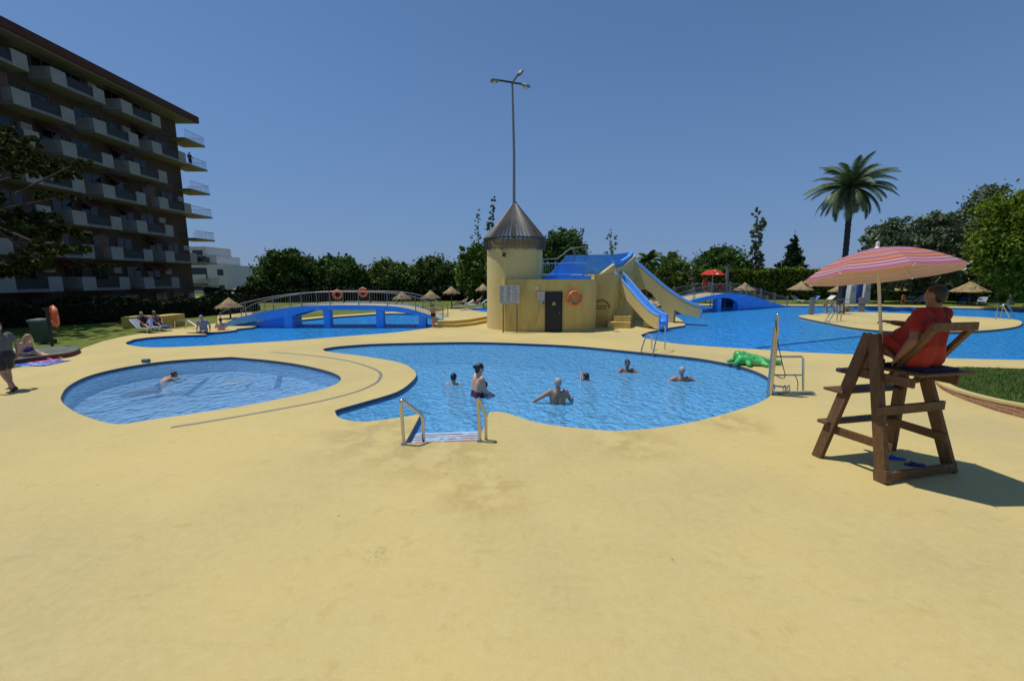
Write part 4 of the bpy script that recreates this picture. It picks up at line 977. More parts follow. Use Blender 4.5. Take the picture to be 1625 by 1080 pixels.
blobs += [(A(62, 415, 20), (1.1, 1.0, .55)), (A(25, 425, 20), (1.2, 1.0, .6)), (A(75, 392, 20), (.9, .8, .35))]
tree('pine_tree', 'airy olive green pine hanging into the frame before the apartment block', pb_, blobs, LEAF_PINE, 52000, .15, 78, r0=.16, group=None, shell=.2)
# ------------------------------------------------------------------ lifeguard chair
CO = Vector((5.39, 5.98, 0)); CU = Vector((.978, .21, 0)).normalized(); CV = Vector((-CU.y, CU.x, 0)); CR = Matrix((CU, CV, (0, 0, 1))).transposed()
def C3(u, v, z): return CO + CU * u + CV * v + Vector((0, 0, z))
ch = thing('lifeguard_chair', 'tall brown wooden lifeguard chair standing beside the middle pool', 'lifeguard chair', CO)
FEET = {'A': G(1297, 724), 'B': G(1400, 765), 'C': G(1508, 748), 'D': G(1412, 712)}
TOPZ = 1.93
def legpt(k, z):
    top = C3(-.36 if k in 'AB' else .36, -.15 + (.03 if k in 'AD' else -.03), TOPZ); p = FEET[k].lerp(top, z / TOPZ); p.z = z; return p
for k in FEET:
    up = CU if k in 'AB' else -CU
    MB().beam(legpt(k, -.005), legpt(k, TOPZ), .145, .075, up=CU).build('leg', WOOD, ch, bevel=.008)
def bar(name, p, q, w=.10, h=.05, up=(0, 0, 1)): return MB().beam(p, q, w, h, up=up).build(name, WOOD, ch, bevel=.006)
def ext(p, q, e): d = (q - p).normalized() * e; return p - d, q + d
OUT = CV * .07
for z, e in ((.56, .10),):                    # ladder steps across the far front legs
    p, q = ext(legpt('A', z) + OUT, legpt('D', z) + OUT, e); MB().beam(p, q, .16, .05).build('step', WOOD, ch, bevel=.006)
p, q = ext(legpt('A', 1.05) + CV * .12, legpt('D', 1.05) + CV * .12, .08); MB().beam(p, q, .30, .04).build('foot_rest', WOOD, ch, bevel=.006)
for z, e in ((.09, .02), (.93, .11)):                    # cross bars between the near rear legs
    p, q = ext(legpt('B', z) - CV * .06, legpt('C', z) - CV * .06, e); bar('cross_bar', p, q, .045, .13)
for k1_, k2_, z, s in (('A', 'B', .46, 1), ('D', 'C', .50, -1)):
    p, q = ext(legpt(k1_, z) + CU * .05 * s, legpt(k2_, z) + CU * .05 * s, .1); bar('side_bar', p, q, .04, .12)
for k1_, k2_, s in (('A', 'B', 1), ('D', 'C', -1)):       # side bars that carry the seat
    p, q = legpt(k1_, 1.36) + CU * .05 * s, legpt(k2_, 1.36) + CU * .05 * s
    p, q = p + CV * .1, q - CV * .42; bar('seat_bearer', p, q, .045, .12)
MB().beam(legpt('B', .0) - CV * .005, legpt('B', .16) - CV * .005, .17, .10, up=CU).build('foot_block', WOOD, ch, bevel=.008)
for i in range(4):
    MB().beam(C3(-.36, -.72 + i * .165, 1.47), C3(.56, -.72 + i * .165, 1.47), .15, .035).build('seat_plank', WOOD, ch, bevel=.005)
for u0, u1, in ((-.15, -.25), (.40, .40)):
    bar('backrest_rail', C3(u0, -.24, 1.22), C3(u1, -.80, 2.10), .055, .10, up=CU)
    bar('armrest', C3(-.37 if u0 < 0 else .37, -.10, 1.93), C3(-.22 if u0 < 0 else .41, -.44, 1.58), .09, .045)
bar('backrest_top', C3(-.30, -.80, 2.095), C3(.45, -.80, 2.095), .045, .11)
cus = MB().box(C3(.11, -.46, 1.507), (.62, .52, .045), CR).build('seat_cushion', NAVY, None, bevel=.015); tag(cus, 'dark navy seat pad on the lifeguard chair under the sitting man', 'cushion')
# flip-flops under the chair
def flipflop(label, p, rz, m):
    t = thing('flip_flop', label, 'flip-flop', p, rz, group='flip-flops under the chair'); b = MB()
    sole = [(.0, -.13), (.035, -.12), (.04, -.04), (.05, .06), (.04, .12), (0, .145), (-.035, .12), (-.045, .05), (-.035, -.04), (-.03, -.12)]
    b.prism([Vector((x, y, 0)) for x, y in sole], 0.002, .022); b.build('sole', m, t, world=False, smooth=False)
    for s in (-1, 1): MB().tube([(0, .085, .02), (s * .03, .03, .05), (s * .042, -.03, .02)], .008, 6).build('strap', m, t, world=False)
    return t
flipflop('bright blue flip-flop lying in a sun patch under the lifeguard chair', G(1420, 728), 1.3, BLUECLOTH)
flipflop('dark blue flip-flop lying in the shade under the lifeguard chair', G(1452, 738), 1.5, mat('dark_blue_rubber', (.02, .03, .16), .6))
# ------------------------------------------------------------------ striped umbrella
def stripes():
    m, N, L = nodes_of('pink_orange_striped_canvas'); b = N['Principled BSDF']; uv = N.new('ShaderNodeUVMap'); uv.uv_map = 'UVMap'
    s = N.new('ShaderNodeSeparateXYZ'); L.new(uv.outputs['UV'], s.inputs[0]); r = N.new('ShaderNodeValToRGB'); r.color_ramp.interpolation = 'CONSTANT'
    pk, pp, og, wh, rs, lt = (.56, .18, .26), (.44, .22, .37), (.66, .30, .14), (.72, .60, .60), (.48, .10, .14), (.62, .34, .41)
    seq = [(0, og), (.10, og), (.16, lt), (.22, pk), (.27, wh), (.29, pp), (.36, rs), (.38, lt), (.43, pp), (.47, wh), (.485, pk), (.53, rs), (.55, og), (.61, pk), (.64, wh), (.655, pp), (.70, rs), (.72, og), (.79, rs), (.81, pk), (.83, wh), (.85, pp), (.885, rs), (.90, wh), (.915, pp), (.955, rs), (.975, pk)]
    for i, (p, c) in enumerate(seq):
        e = r.color_ramp.elements[i] if i < 2 else r.color_ramp.elements.new(p)
        e.position = p; e.color = (*c, 1)
    L.new(s.outputs['Y'], r.inputs['Fac']); L.new(r.outputs['Color'], b.inputs['Base Color']); b.inputs['Roughness'].default_value = .8
    tr = N.new('ShaderNodeBsdfTranslucent'); L.new(r.outputs['Color'], tr.inputs['Color']); ms = N.new('ShaderNodeMixShader'); ms.inputs[0].default_value = .45
    L.new(b.outputs[0], ms.inputs[1]); L.new(tr.outputs[0], ms.inputs[2]); L.new(ms.outputs[0], N['Material Output'].inputs['Surface'])
    return m
LINING = mat('cream_umbrella_lining', (.80, .70, .52), .85, var=.05, trans=.5)
def canopy_shape(c, axis, rad, dome, nv, a0, sag=.025, nr=9, ns=6):
    c, axis = Vector(c), Vector(axis).normalized(); x = Vector((1, 0, 0)); x = (x - axis * x.dot(axis)).normalized(); y = axis.cross(x)
    b = MB(); b.uv = []
    def P(k, r_, t):                                       # k panel, r_ 0..1 apex to rim, t 0..1 across
        a1 = a0 + 2 * PI * k / nv; a2 = a0 + 2 * PI * (k + 1) / nv
        p1 = Vector((math.cos(a1), math.sin(a1))); p2 = Vector((math.cos(a2), math.sin(a2))); q = p1.lerp(p2, t) * r_
        hgt = dome * (1 - r_ ** 1.9) - sag * math.sin(PI * t) * r_ * .55
        return c + x * q.x * rad + y * q.y * rad + axis * hgt
    for k in range(nv):
        o = len(b.v)
        for i in range(nr + 1):
            for j in range(ns + 1): b.v.append(P(k, max(.012, i / nr), j / ns)); b.uv.append((j / ns, i / nr))
        for i in range(nr):
            for j in range(ns): a_ = o + i * (ns + 1) + j; b.f.append((a_, a_ + ns + 1, a_ + ns + 2, a_ + 1))
    return b, P
um = thing('beach_umbrella', 'pink and orange striped beach umbrella with cream pole fixed to lifeguard chair', 'umbrella', (5.10, 5.65, 1.3))
uc = Vector((5.006, 5.70, 2.745)); uax = Vector((-.038, .175, 1)).normalized()
A0_ = R(-156.3)
cb, PF = canopy_shape(uc, uax, .862, .37, 8, A0_)
top_ = cb.build('canopy', stripes(), um, angle=.25)
ib, _ = canopy_shape(uc - uax * .012, uax, .858, .37, 8, A0_); ib.uv = None; ib.f = [tuple(reversed(f)) for f in ib.f]
ib.build('lining', LINING, um, angle=.25)
apex = uc + uax * .37
for k in range(8):
    tip = PF(k, 1.0, 0); MB().tube([apex - uax * .05] + [PF(k, r_, 0) - uax * .022 for r_ in (.25, .5, .75, 1.0)] + [tip + (tip - uc).normalized() * .035], .006, 5).build('rib', WHITE, um)
MB().tube([C3(-.21, -.24, 1.40), apex + uax * .02], .019, 10).build('pole', CREAMPOLE, um)
MB().lathe([(.001, .09), (.018, .085), (.024, .05), (.02, .02), (.035, .0), (.001, -.005)], apex + uax * .005, 12).build('finial', WHITE, um)
MB().tube([C3(-.22, -.235, 1.56), C3(-.30, -.22, 1.56)], .035, 8).build('clamp', DARKMETAL, um)
# ------------------------------------------------------------------ people
def remeshed(mb, name, m, parent, vox, it=2):
    o = mb.build(name + '_raw', m, parent, smooth=False)
    a = o.modifiers.new('r', 'REMESH'); a.mode = 'VOXEL'; a.voxel_size = vox
    s = o.modifiers.new('s', 'SMOOTH'); s.iterations = it; s.factor = .5
    dg = bpy.context.evaluated_depsgraph_get(); dg.update()
    me = bpy.data.meshes.new_from_object(o.evaluated_get(dg)); old = o.data; o.modifiers.clear(); o.data = me; bpy.data.meshes.remove(old)
    me.shade_smooth(); o.name = name; me.name = name
    if not me.materials: me.materials.append(m)
    return o
def hand(b, wr, d, pn, s=1.0, curl=.5, left=True):
    # d along the forearm, pn the palm's facing side
    d = d.normalized(); pn = (pn - d * pn.dot(d)).normalized(); x = d.cross(pn)
    for k in (-1, 0, 1): b.rcone(wr + d * .02 * s, wr + d * .085 * s + x * k * .026 * s, .02 * s, .0165 * s, 8)
    for i, (k, l) in enumerate(((-1.25, .058), (-.42, .070), (.42, .066), (1.25, .05))):
        p0 = wr + d * .09 * s + x * k * .0235 * s; c1 = curl * (.8 + .1 * i)
        d1 = (d * math.cos(c1 * .6) + pn * math.sin(c1 * .6)); p1 = p0 + d1 * l * .55 * s
        d2 = (d * math.cos(c1 * 1.5) + pn * math.sin(c1 * 1.5)); p2 = p1 + d2 * l * .5 * s
        b.rcone(p0, p1, .0098 * s, .0088 * s, 7); b.rcone(p1, p2, .0088 * s, .0072 * s, 7)
    sg = -1 if left else 1
    t0 = wr + d * .035 * s + x * sg * .03 * s; t1 = t0 + (d * .55 + x * sg * .7 + pn * .35).normalized() * .042 * s; t2 = t1 + (d * .85 + x * sg * .25 + pn * .4).normalized() * .03 * s
    b.rcone(t0, t1, .0125 * s, .0105 * s, 7); b.rcone(t1, t2, .0105 * s, .008 * s, 7)
def person(label, pelvis, face, J=None, lean=0.0, twist=0.0, s=1.0, fat=1.0, skin=SKIN, hair=HAIR_DARK, hairstyle='short', shirt=None, shirt_len=.5, shorts=None, shorts_len=.4, swim=None, vox=.016, legs=True, headturn=0.0, nod=0.0, shoes=None, group=None, hat=None, bust=False):
    pelvis = Vector(pelvis); f = Vector((math.cos(face), math.sin(face), 0)); l = Vector((-f.y, f.x, 0)); u = Vector((0, 0, 1))
    J0 = dict(elL=(.0, .27, .26), wrL=(.08, .29, .03), elR=(0, -.27, .26), wrR=(.08, -.29, .03), knL=(.03, .10, -.43), anL=(0, .10, -.82), knR=(.03, -.10, -.43), anR=(0, -.10, -.82))
    J0.update(J or {})
    cl, sl = math.cos(lean), math.sin(lean)
    def up_(p): return (p[0] * cl + p[2] * sl, p[1], p[2] * cl - p[0] * sl)
    def W(p): return pelvis + (f * p[0] + l * p[1] + u * p[2]) * s
    def WU(p): return W(up_(p))
    def D(k): return W(J0[k])
    b = MB(); g = fat
    # torso
    for sx in (-1, 1):
        b.rcone(W((0, sx * .075 * g, -.03)), WU((.0, sx * .055 * g, .15)), .105 * s * g, .092 * s * g)
        b.rcone(WU((0, sx * .055 * g, .15)), WU((.01, sx * .085 * (g * .5 + .5), .36)), .095 * s * g, .105 * s * (g * .6 + .4))
        b.rcone(WU((0, sx * .085, .38)), WU((-.005, sx * .165 * (g * .3 + .7), .485)), .09 * s * (g * .6 + .4), .062 * s)
        if bust: b.ball(WU((.10, sx * .08, .33)), .075 * s * g)
    if g > 1.1: b.ball(WU((.09 * g, 0, .12)), (.13 * s * g))
    b.rcone(WU((-.01, 0, .46)), WU((.0, 0, .58)), .065 * s * (g * .5 + .5), .055 * s * (g * .5 + .5))
    hc = WU((.015, 0, .685)); ht = face + headturn; hf = Vector((math.cos(ht), math.sin(ht), 0)); hl = Vector((-hf.y, hf.x, 0))
    hu = u * math.cos(nod) + hf * math.sin(nod); hf2 = hf * math.cos(nod) - u * math.sin(nod); HM = Matrix((hf2, hl, hu)).transposed()
    def H(a_, b_, c_): return hc + (hf2 * a_ + hl * b_ + hu * c_) * s
    b.ball(H(-.008, 0, .02), (.098 * s, .078 * s, .10 * s), 14, 10, HM)
    b.ball(H(.02, 0, -.045), (.068 * s, .06 * s, .075 * s), 12, 8, HM)
    b.rcone(H(.085, 0, .015), H(.104, 0, -.022), .011 * s, .015 * s, 8)
    b.ball(H(.075, 0, -.062), (.02 * s, .028 * s, .012 * s), 8, 6, HM)
    for sx in (-1, 1): b.ball(H(-.008, sx * .079, -.005), (.022 * s, .012 * s, .032 * s), 8, 6, HM)
    # arms
    for k, sx in (('L', 1), ('R', -1)):
        sh = WU((-.005, sx * .175 * (g * .25 + .75), .475)); el = D('el' + k); wr = D('wr' + k); ag = g * .45 + .55
        b.rcone(sh, sh.lerp(el, .35), .058 * s * ag, .056 * s * ag); b.rcone(sh.lerp(el, .35), el, .055 * s * ag, .041 * s * ag)
        b.rcone(el, el.lerp(wr, .3), .041 * s * ag, .043 * s * ag); b.rcone(el.lerp(wr, .3), wr, .043 * s * ag, .027 * s * ag)
        pn = J0.get('palm' + k); pn = (f * pn[0] + l * pn[1] + u * pn[2]) if pn else l * -sx
        hand(b, wr, wr - el, pn, s * 1.02, J0.get('curl' + k, .5), sx > 0)
    th = {}
    if legs:
        for k, sx in (('L', 1), ('R', -1)):
            hp = W((0, sx * .09, -.02)); kn = D('kn' + k); an = D('an' + k); lg = g * .4 + .6; th[k] = (hp, kn)
            b.rcone(hp, hp.lerp(kn, .4), .092 * s * lg, .083 * s * lg); b.rcone(hp.lerp(kn, .4), kn, .083 * s * lg, .056 * s * lg)
            b.rcone(kn, kn.lerp(an, .33), .055 * s * lg, .057 * s * lg); b.rcone(kn.lerp(an, .33), an, .057 * s * lg, .036 * s * lg)
            ft = J0.get('foot' + k, (.16, 0, -.06)); fd = (f * ft[0] + l * ft[1] + u * ft[2]) * s
            b.rcone(an - fd * .25 + u * -.03 * s, an + fd * .95 + u * -.0 * s, .036 * s, .026 * s); b.rcone(an, an + fd * .6, .036 * s, .03 * s)
    t = thing('person', label, 'person', pelvis, group=group)
    body = remeshed(b, 'body', skin, t, vox * s)
    hb = MB()
    if hair is not None:
        hb.ball(H(-.018, 0, .032), (.101 * s, .085 * s, .097 * s), 14, 10, HM); hb.ball(H(-.045, 0, -.0), (.07 * s, .079 * s, .085 * s), 12, 8, HM)
        if hairstyle == 'bun':
            hb.ball(H(-.135, 0, .02), .05 * s); hb.ball(H(-.06, 0, -.06), (.05 * s, .07 * s, .06 * s), 10, 7, HM)
        elif hairstyle == 'long':
            hb.rcone(H(-.06, 0, -.02), H(-.085, 0, -.20), .075 * s, .05 * s)
            for sx in (-1, 1): hb.rcone(H(-.03, sx * .06, 0), H(-.05, sx * .065, -.16), .04 * s, .03 * s)
        elif hairstyle == 'cropped':
            hb = MB(); hb.ball(H(-.014, 0, .028), (.097 * s, .0795 * s, .094 * s), 14, 10, HM); hb.ball(H(-.05, 0, -.01), (.058 * s, .068 * s, .075 * s), 12, 8, HM)
        remeshed(hb, 'hair', hair, t, .012 * s, 1)
    if hat is not None:
        h_ = MB(); h_.ball(H(-.005, 0, .06), (.112 * s, .1 * s, .085 * s), 16, 10, HM); h_.ball(H(.06, 0, .035), (.13 * s, .085 * s, .012 * s), 16, 8, HM)
        remeshed(h_, 'cap', hat, t, .012 * s, 1)
    q = .012
    if shirt is not None:
        c = MB()
        for sx in (-1, 1):
            c.rcone(W((0, sx * .075 * g, .02)), WU((.0, sx * .055 * g, .15)), .112 * s * g, .106 * s * g)
            c.rcone(WU((0, sx * .055 * g, .15)), WU((.01, sx * .085 * (g * .5 + .5), .36)), .108 * s * g, .118 * s * (g * .6 + .4))
            c.rcone(WU((0, sx * .085, .38)), WU((-.005, sx * .165 * (g * .3 + .7), .485)), .102 * s * (g * .6 + .4), .074 * s)
            if bust: c.ball(WU((.10, sx * .08, .33)), .085 * s * g)
            k = 'L' if sx > 0 else 'R'; sh = WU((-.005, sx * .175 * (g * .25 + .75), .475)); el = D('el' + k); ag = g * .45 + .55
            c.rcone(sh, sh.lerp(el, shirt_len), .073 * s * ag, .068 * s * ag)
        if g > 1.1: c.ball(WU((.09 * g, 0, .12)), (.142 * s * g))
        c.rcone(WU((-.01, 0, .46)), WU((-.005, 0, .525)), .085 * s * (g * .5 + .5), .064 * s * (g * .5 + .5))
        remeshed(c, 'shirt', shirt, t, vox * s)
    if shorts is not None:
        c = MB()
        for sx in (-1, 1):
            c.rcone(W((0, sx * .075 * g, -.03)), WU((.0, sx * .06 * g, .09)), .119 * s * g, .112 * s * g)
            if legs:
                hp, kn = th['L' if sx > 0 else 'R']; lg = g * .4 + .6
                c.rcone(hp, hp.lerp(kn, shorts_len), .108 * s * lg, .102 * s * lg)
        remeshed(c, 'shorts', shorts, t, vox * s)
    if swim is not None:
        c = MB()
        for sx in (-1, 1):
            c.rcone(W((0, sx * .075 * g, -.05)), WU((.0, sx * .055 * g, .15)), .114 * s * g, .099 * s * g)
            c.rcone(WU((.03, sx * .05 * g, .15)), WU((.05, sx * .07, .30)), .085 * s * g, .075 * s * g)
            if bust: c.ball(WU((.105, sx * .08, .325)), .08 * s * g)
            c.tube([WU((.12, sx * .08, .38)), WU((.06, sx * .10, .52)), WU((-.05, sx * .08, .50))], .012 * s, 6)
        remeshed(c, 'swimsuit', swim, t, vox * s)
    if shoes is not None:
        for k in 'LR':
            c = MB(); an = D('an' + k); ft = J0.get('foot' + k, (.16, 0, -.06)); fd = (f * ft[0] + l * ft[1] + u * ft[2]) * s
            c.rcone(an - fd * .25 + u * -.035 * s, an + fd * .98 + u * -.005 * s, .045 * s, .034 * s)
            remeshed(c, 'shoe', shoes, t, .014 * s, 1)
    return t
CF = math.atan2(CV.y, CV.x)
lg_p = C3(.10, -.46, 1.68)
person('heavy-set man in a red shirt and orange-red shorts sitting on lifeguard chair, seen from behind', lg_p, CF + .10, dict(elL=(-.09, .33, .19), wrL=(.04, .31, -.02), elR=(.10, -.40, .27), wrR=(.38, -.12, .33), palmR=(0, 0, -1), palmL=(0, -.3, -1), curlR=.7,
       knL=(.46, .15, .13), anL=(.62, .13, -.31), knR=(.46, -.13, .14), anR=(.64, -.13, -.31), footL=(.17, .0, -.03), footR=(.17, 0, -.03)), lean=-.10, s=1.17, fat=1.42, skin=SKIN_DARK, hair=HAIR_DARK, hairstyle='cropped', shirt=REDCLOTH, shirt_len=.55, shorts=ORANGECLOTH, shorts_len=.72, vox=.014, headturn=-.05, shoes=mat('dark_plum_sandal', (.05, .02, .06), .6))
# swimmers
def water_pt(px, py): return G(px, py, -.12)
def crouch(label, px, py, depth, face, J, **k):
    p = water_pt(px, py); p.z = -.12 - depth
    base = dict(knL=(.35, .14, -.20), anL=(.0, .14, -.42), knR=(.35, -.14, -.20), anR=(.0, -.14, -.42)); base.update(J)
    return person(label, p, face, base, group='bathers in the middle pool', **k)
vd = lambda px: math.atan2(655, px - 812.5)              # direction looking away from the camera at this column
wp = water_pt(757, 628); wp.z = -.12 - .05
person('woman with dark hair bun in a plum swimsuit standing waist-deep in the pool', wp, vd(757) - 1.15, dict(elL=(.06, .24, .22), wrL=(.26, .16, .08), elR=(.10, -.22, .20), wrR=(.34, -.18, .06), palmR=(0, 0, -1)), lean=.10, s=1.06, fat=1.2, skin=SKIN_PALE, hairstyle='bun', swim=PURPLE, bust=True, headturn=-.1, nod=.25, vox=.014, group='bathers in the middle pool')
crouch('dark-haired swimmer with only head and pinkish shoulders out, left of standing woman', 720, 609, .50, vd(720) - .3, {}, skin=SKIN_PALE, hairstyle='short', swim=PINKCLOTH)
crouch('grey-haired man seen from behind with both arms stretched out on the water', 885, 640, .20, vd(885) + .1, dict(elL=(.02, .38, .34), wrL=(.10, .54, .22), elR=(.10, -.30, .26), wrR=(.26, -.36, .24)), skin=SKIN, hair=HAIR_GREY, fat=1.08)
crouch('swimmer raising both hands to dark hair in the middle of pool', 944, 606, .47, vd(944) + .9, dict(elL=(.32, .24, .42), wrL=(.42, .12, .62), elR=(.30, -.26, .36), wrR=(.42, -.06, .60)), lean=.5, skin=SKIN, hairstyle='short', s=.95)
crouch('dark-haired swimmer facing the camera near the far edge, arms wide under water', 995, 590, .42, vd(995) + PI + .2, dict(elL=(.16, .36, .34), wrL=(.30, .52, .36), elR=(.16, -.36, .34), wrR=(.30, -.52, .36)), skin=SKIN_DARK, hairstyle='short')
crouch('grey-haired swimmer furthest right in the middle pool, back turned', 1081, 604, .40, vd(1081) + .35, dict(elL=(.05, .38, .34), wrL=(.12, .52, .24), elR=(.05, -.40, .38), wrR=(.1, -.58, .34)), skin=SKIN, hair=HAIR_GREY, fat=1.05)
p = water_pt(246, 607); p.z = -.6
person('brown-haired child swimming alone in the heart-shaped paddling pool', p + Vector((0, 0, .30)), vd(265) - 1.2, dict(elL=(.5, .28, .14), wrL=(.70, .22, .16), elR=(.5, -.28, .14), wrR=(.70, -.22, .16), knL=(-.42, .1, -.02), knR=(-.40, -.1, -.06), anL=(-.8, .12, -.03), anR=(-.78, -.12, .0)), lean=.95, nod=-.1, s=.82, hair=HAIR_BROWN, swim=NAVY)
# walker at the left edge
wk = G(8, 619); 
person('man in red cap, grey T-shirt and black shorts walking at the left edge', (wk.x + .12, wk.y, .86), PI - .12, dict(elL=(-.05, .28, .26), wrL=(.10, .30, .04), elR=(.0, -.29, .26), wrR=(.06, -.30, .02), knL=(-.06, .10, -.42), anL=(-.30, .10, -.76), footL=(.13, 0, -.11), knR=(.12, -.10, -.41), anR=(.12, -.10, -.82)), lean=.10, s=1.0, fat=1.12, skin=SKIN, hair=HAIR_GREY, shirt=GREYCLOTH, shorts=BLACK, shorts_len=.62, hat=REDCLOTH, shoes=mat('maroon_shoe', (.07, .02, .03), .7))
# sunbathers on the left lawn with towels
tw_ = G(45, 577)
def towel(label, c, w, h, rz, m, grp='towels on the ground'):
    b = MB(); n = 10; rr = random.Random(hash(label) % 1000)
    o = len(b.v)
    for i in range(n + 1):
        for j in range(n + 1): b.v.append(Vector(((i / n - .5) * w, (j / n - .5) * h, .012 + .012 * rr.random())))
    for i in range(n):
        for j in range(n): a_ = i * (n + 1) + j; b.f.append((a_, a_ + n + 1, a_ + n + 2, a_ + 1))
    t = b.build('towel', m, None); t.location = c; t.rotation_euler = (0, 0, rz); return tag(t, label, 'towel', grp)
towel('blue towel with white pattern under the sunbather at the left edge', G(52, 577), 1.5, .9, .1, mat('blue_white_towel', (.03, .10, .42), .9, c2=(.45, .55, .7), c2scale=6, c2lo=.55, c2hi=.6))
towel('pink towel beside the blue towel at the left edge', G(66, 573), .8, .55, .2, PINKCLOTH)
sb = G(36, 572)
person('fair-haired woman in purple bikini sitting on a blue towel, leaning forward', (sb.x, sb.y, .12), .25, dict(elL=(.12, .24, .20), wrL=(.38, .18, .12), elR=(.14, -.24, .18), wrR=(.40, -.14, .12), knL=(.45, .12, .03), anL=(.86, .12, -.05), knR=(.42, -.1, .18), anR=(.72, -.1, -.05)), lean=.35, skin=SKIN_PALE, hair=mat('blond_hair', (.34, .25, .13), .6), hairstyle='long', swim=mat('purple_swim_cloth', (.10, .03, .28), .7), bust=True, nod=.4, vox=.02)
sb = G(20, 566)
person('sunbather in white top lying beside the blue towel at left edge', (sb.x, sb.y, .13), .1, dict(elL=(-.25, .3, .0), wrL=(-.1, .3, -.05), elR=(-.25, -.3, .0), wrR=(-.1, -.3, -.05), knL=(.42, .1, .12), anL=(.8, .1, -.04), knR=(.43, -.1, .02), anR=(.84, -.1, -.05)), lean=-1.1, skin=SKIN, hair=HAIR_BROWN, shirt=WHITECLOTH, vox=.02)
# raised round bed edge where the sunbathers lie
bed = gl(spl([Vector(q) for q in [(-60, 575), (0, 566), (60, 558), (110, 555), (128, 558), (112, 566), (70, 572), (20, 579), (-60, 590)]], True, 4))
bt_ = thing('stone_bed_edge', 'low dark red brick edge round the shaded lawn tip at left', 'kerb', bed[0])
MB().walls(bed, 0, .16).build('brick_face', mat('dark_red_brick', (.12, .035, .025), .9, var=.4, vscale=14), bt_, smooth=False)
MB().sheet(bed, z=.16).build('bed_top', mat('grey_green_ground_cloth', (.10, .12, .10), .9, var=.4, vscale=3), bt_, smooth=False)
# yellow bench block and the couple resting by it
yb = thing('yellow_block_bench', 'yellow painted concrete block bench on the left lawn before the hedge', 'bench', G(225, 527))
yY = G(200, 521).y
def ybox(x0_, x1_, y0_, y1_, d, name, m):
    a_, b_ = A(x0_, y1_, yY), A(x1_, y0_, yY); zb_ = 0.0; return MB().box(((a_.x + b_.x) / 2, yY + d / 2 + .02, (b_.z + zb_) / 2), (abs(b_.x - a_.x), d, b_.z - zb_)).build(name, m, yb, bevel=.02)
ybox(194, 256, 503, 526, 1.1, 'block', OCHRE); ybox(236, 256, 501.5, 526, 1.6, 'raised_end', OCHRE)
e_ = A(220, 512, yY); MB().box((e_.x, yY + .0, e_.z), (.36, .05, .3)).build('opening', mat('dark_brown_opening', (.10, .05, .02), .9), yb, smooth=False)  # flat dark brown panel marks the opening
def lounger_parts():
    t = thing('sun_lounger', '', 'sun lounger', (0, 0, -30), group='sun loungers')
    f_ = MB()
    for y in (-.3, .3): f_.tube([(-.95, y, .30), (.25, y, .30)], .02, 6); f_.tube([(.25, y, .30), (.95, y, .78)], .02, 6)
    f_.build('frame', WHITE, t, world=False)
    for x, y in ((-.8, -.3), (-.8, .3), (.3, -.3), (.3, .3)): MB().tube([(x, y, 0), (x, y, .3)], .02, 6).build('leg', WHITE, t, world=False)
    return t
LP = lounger_parts()
def lounger(label, p, rz, m, sc=None):
    t = dup(LP, p, rz, label, sc)
    MB().box((-.35, 0, .325), (1.2, .58, .03)).build('sling', m, t, world=False, bevel=.008)
    b = MB(); b.beam((.25, 0, .335), (.95, 0, .80), .58, .03); b.build('backrest', m, t, world=False, bevel=.008)
    return t
LBLUE = mat('bright_blue_sling', (.03, .12, .55), .6); LNAVY = mat('grey_blue_sling', (.22, .27, .36), .6); LWHITE = mat('white_sling', (.6, .6, .58), .6)
q = G(243, 523); lounger('pale lounger on left lawn carrying the dark-clothed sitter', G(231, 527), 2.75, LNAVY, .82); lounger('blue lounger on left lawn carrying the bare-chested sitter', G(251, 524.5), 2.75, LBLUE, .82)
for lab, px, py, sk, sh_, hr in (('person in dark top sitting on lounger by the yellow block bench', 230, 527, SKIN, NAVY, HAIR_GREY), ('bare-chested person sitting on a blue lounger by the yellow block bench', 250, 524.5, SKIN_DARK, None, mat('blond_hair', (.34, .25, .13), .6))):
    g_ = G(px, py); person(lab, (g_.x, g_.y, .38), -.5, dict(knL=(.40, .12, .12), anL=(.74, .12, -.22), knR=(.44, -.1, .02), anR=(.82, -.1, -.10), elL=(.1, .25, .25), wrL=(.3, .18, .15), elR=(.1, -.25, .25), wrR=(.3, -.18, .15)), lean=-.25, s=.84, skin=sk, hair=hr, shirt=sh_, shorts=NAVY, vox=.022)
g_ = G(322, 527.3); person('grey-haired man sitting on the lagoon edge near the steel handrail', (g_.x, g_.y + .1, .1), -1.3, dict(knL=(.42, .1, -.02), anL=(.45, .1, -.42), knR=(.42, -.1, -.02), anR=(.45, -.1, -.42)), lean=.25, skin=SKIN_PALE, hair=HAIR_GREY, shirt=mat('lilac_grey_cloth', (.30, .28, .32), .8), nod=.4, vox=.022)
g_ = water_pt(352, 527.5); person('bather in pink swimwear leaning on the lagoon edge below long footbridge', (g_.x, g_.y, -.12), 2.2, dict(elL=(.3, .25, .25), wrL=(.45, .1, .28), elR=(.3, -.25, .25), wrR=(.45, -.1, .28)), lean=.3, skin=SKIN_PALE, hair=HAIR_DARK, swim=PINKCLOTH, vox=.022)
g_ = G(688, 519.5); person('girl in dark bikini standing at the poolside by the end of long footbridge', (g_.x, g_.y, .70), 2.0, dict(elL=(.05, .22, .25), wrL=(.2, .05, .32), elR=(.05, -.22, .25), wrR=(.2, -.05, .32), knL=(.02, .07, -.43), anL=(0, .07, -.82), knR=(.02, -.07, -.43), anR=(0, -.07, -.82)), s=.78, skin=SKIN, hair=HAIR_BROWN, shorts=NAVY, shorts_len=.08, vox=.022)
MB_ = MB().box(G(232, 575) + Vector((0, 0, .06)), (.22, .14, .12)).build('bag', mat('teal_blue_bag', (.02, .14, .25), .6), None, bevel=.03); tag(MB_, 'small teal bag lying on deck behind the paddling pool', 'bag')
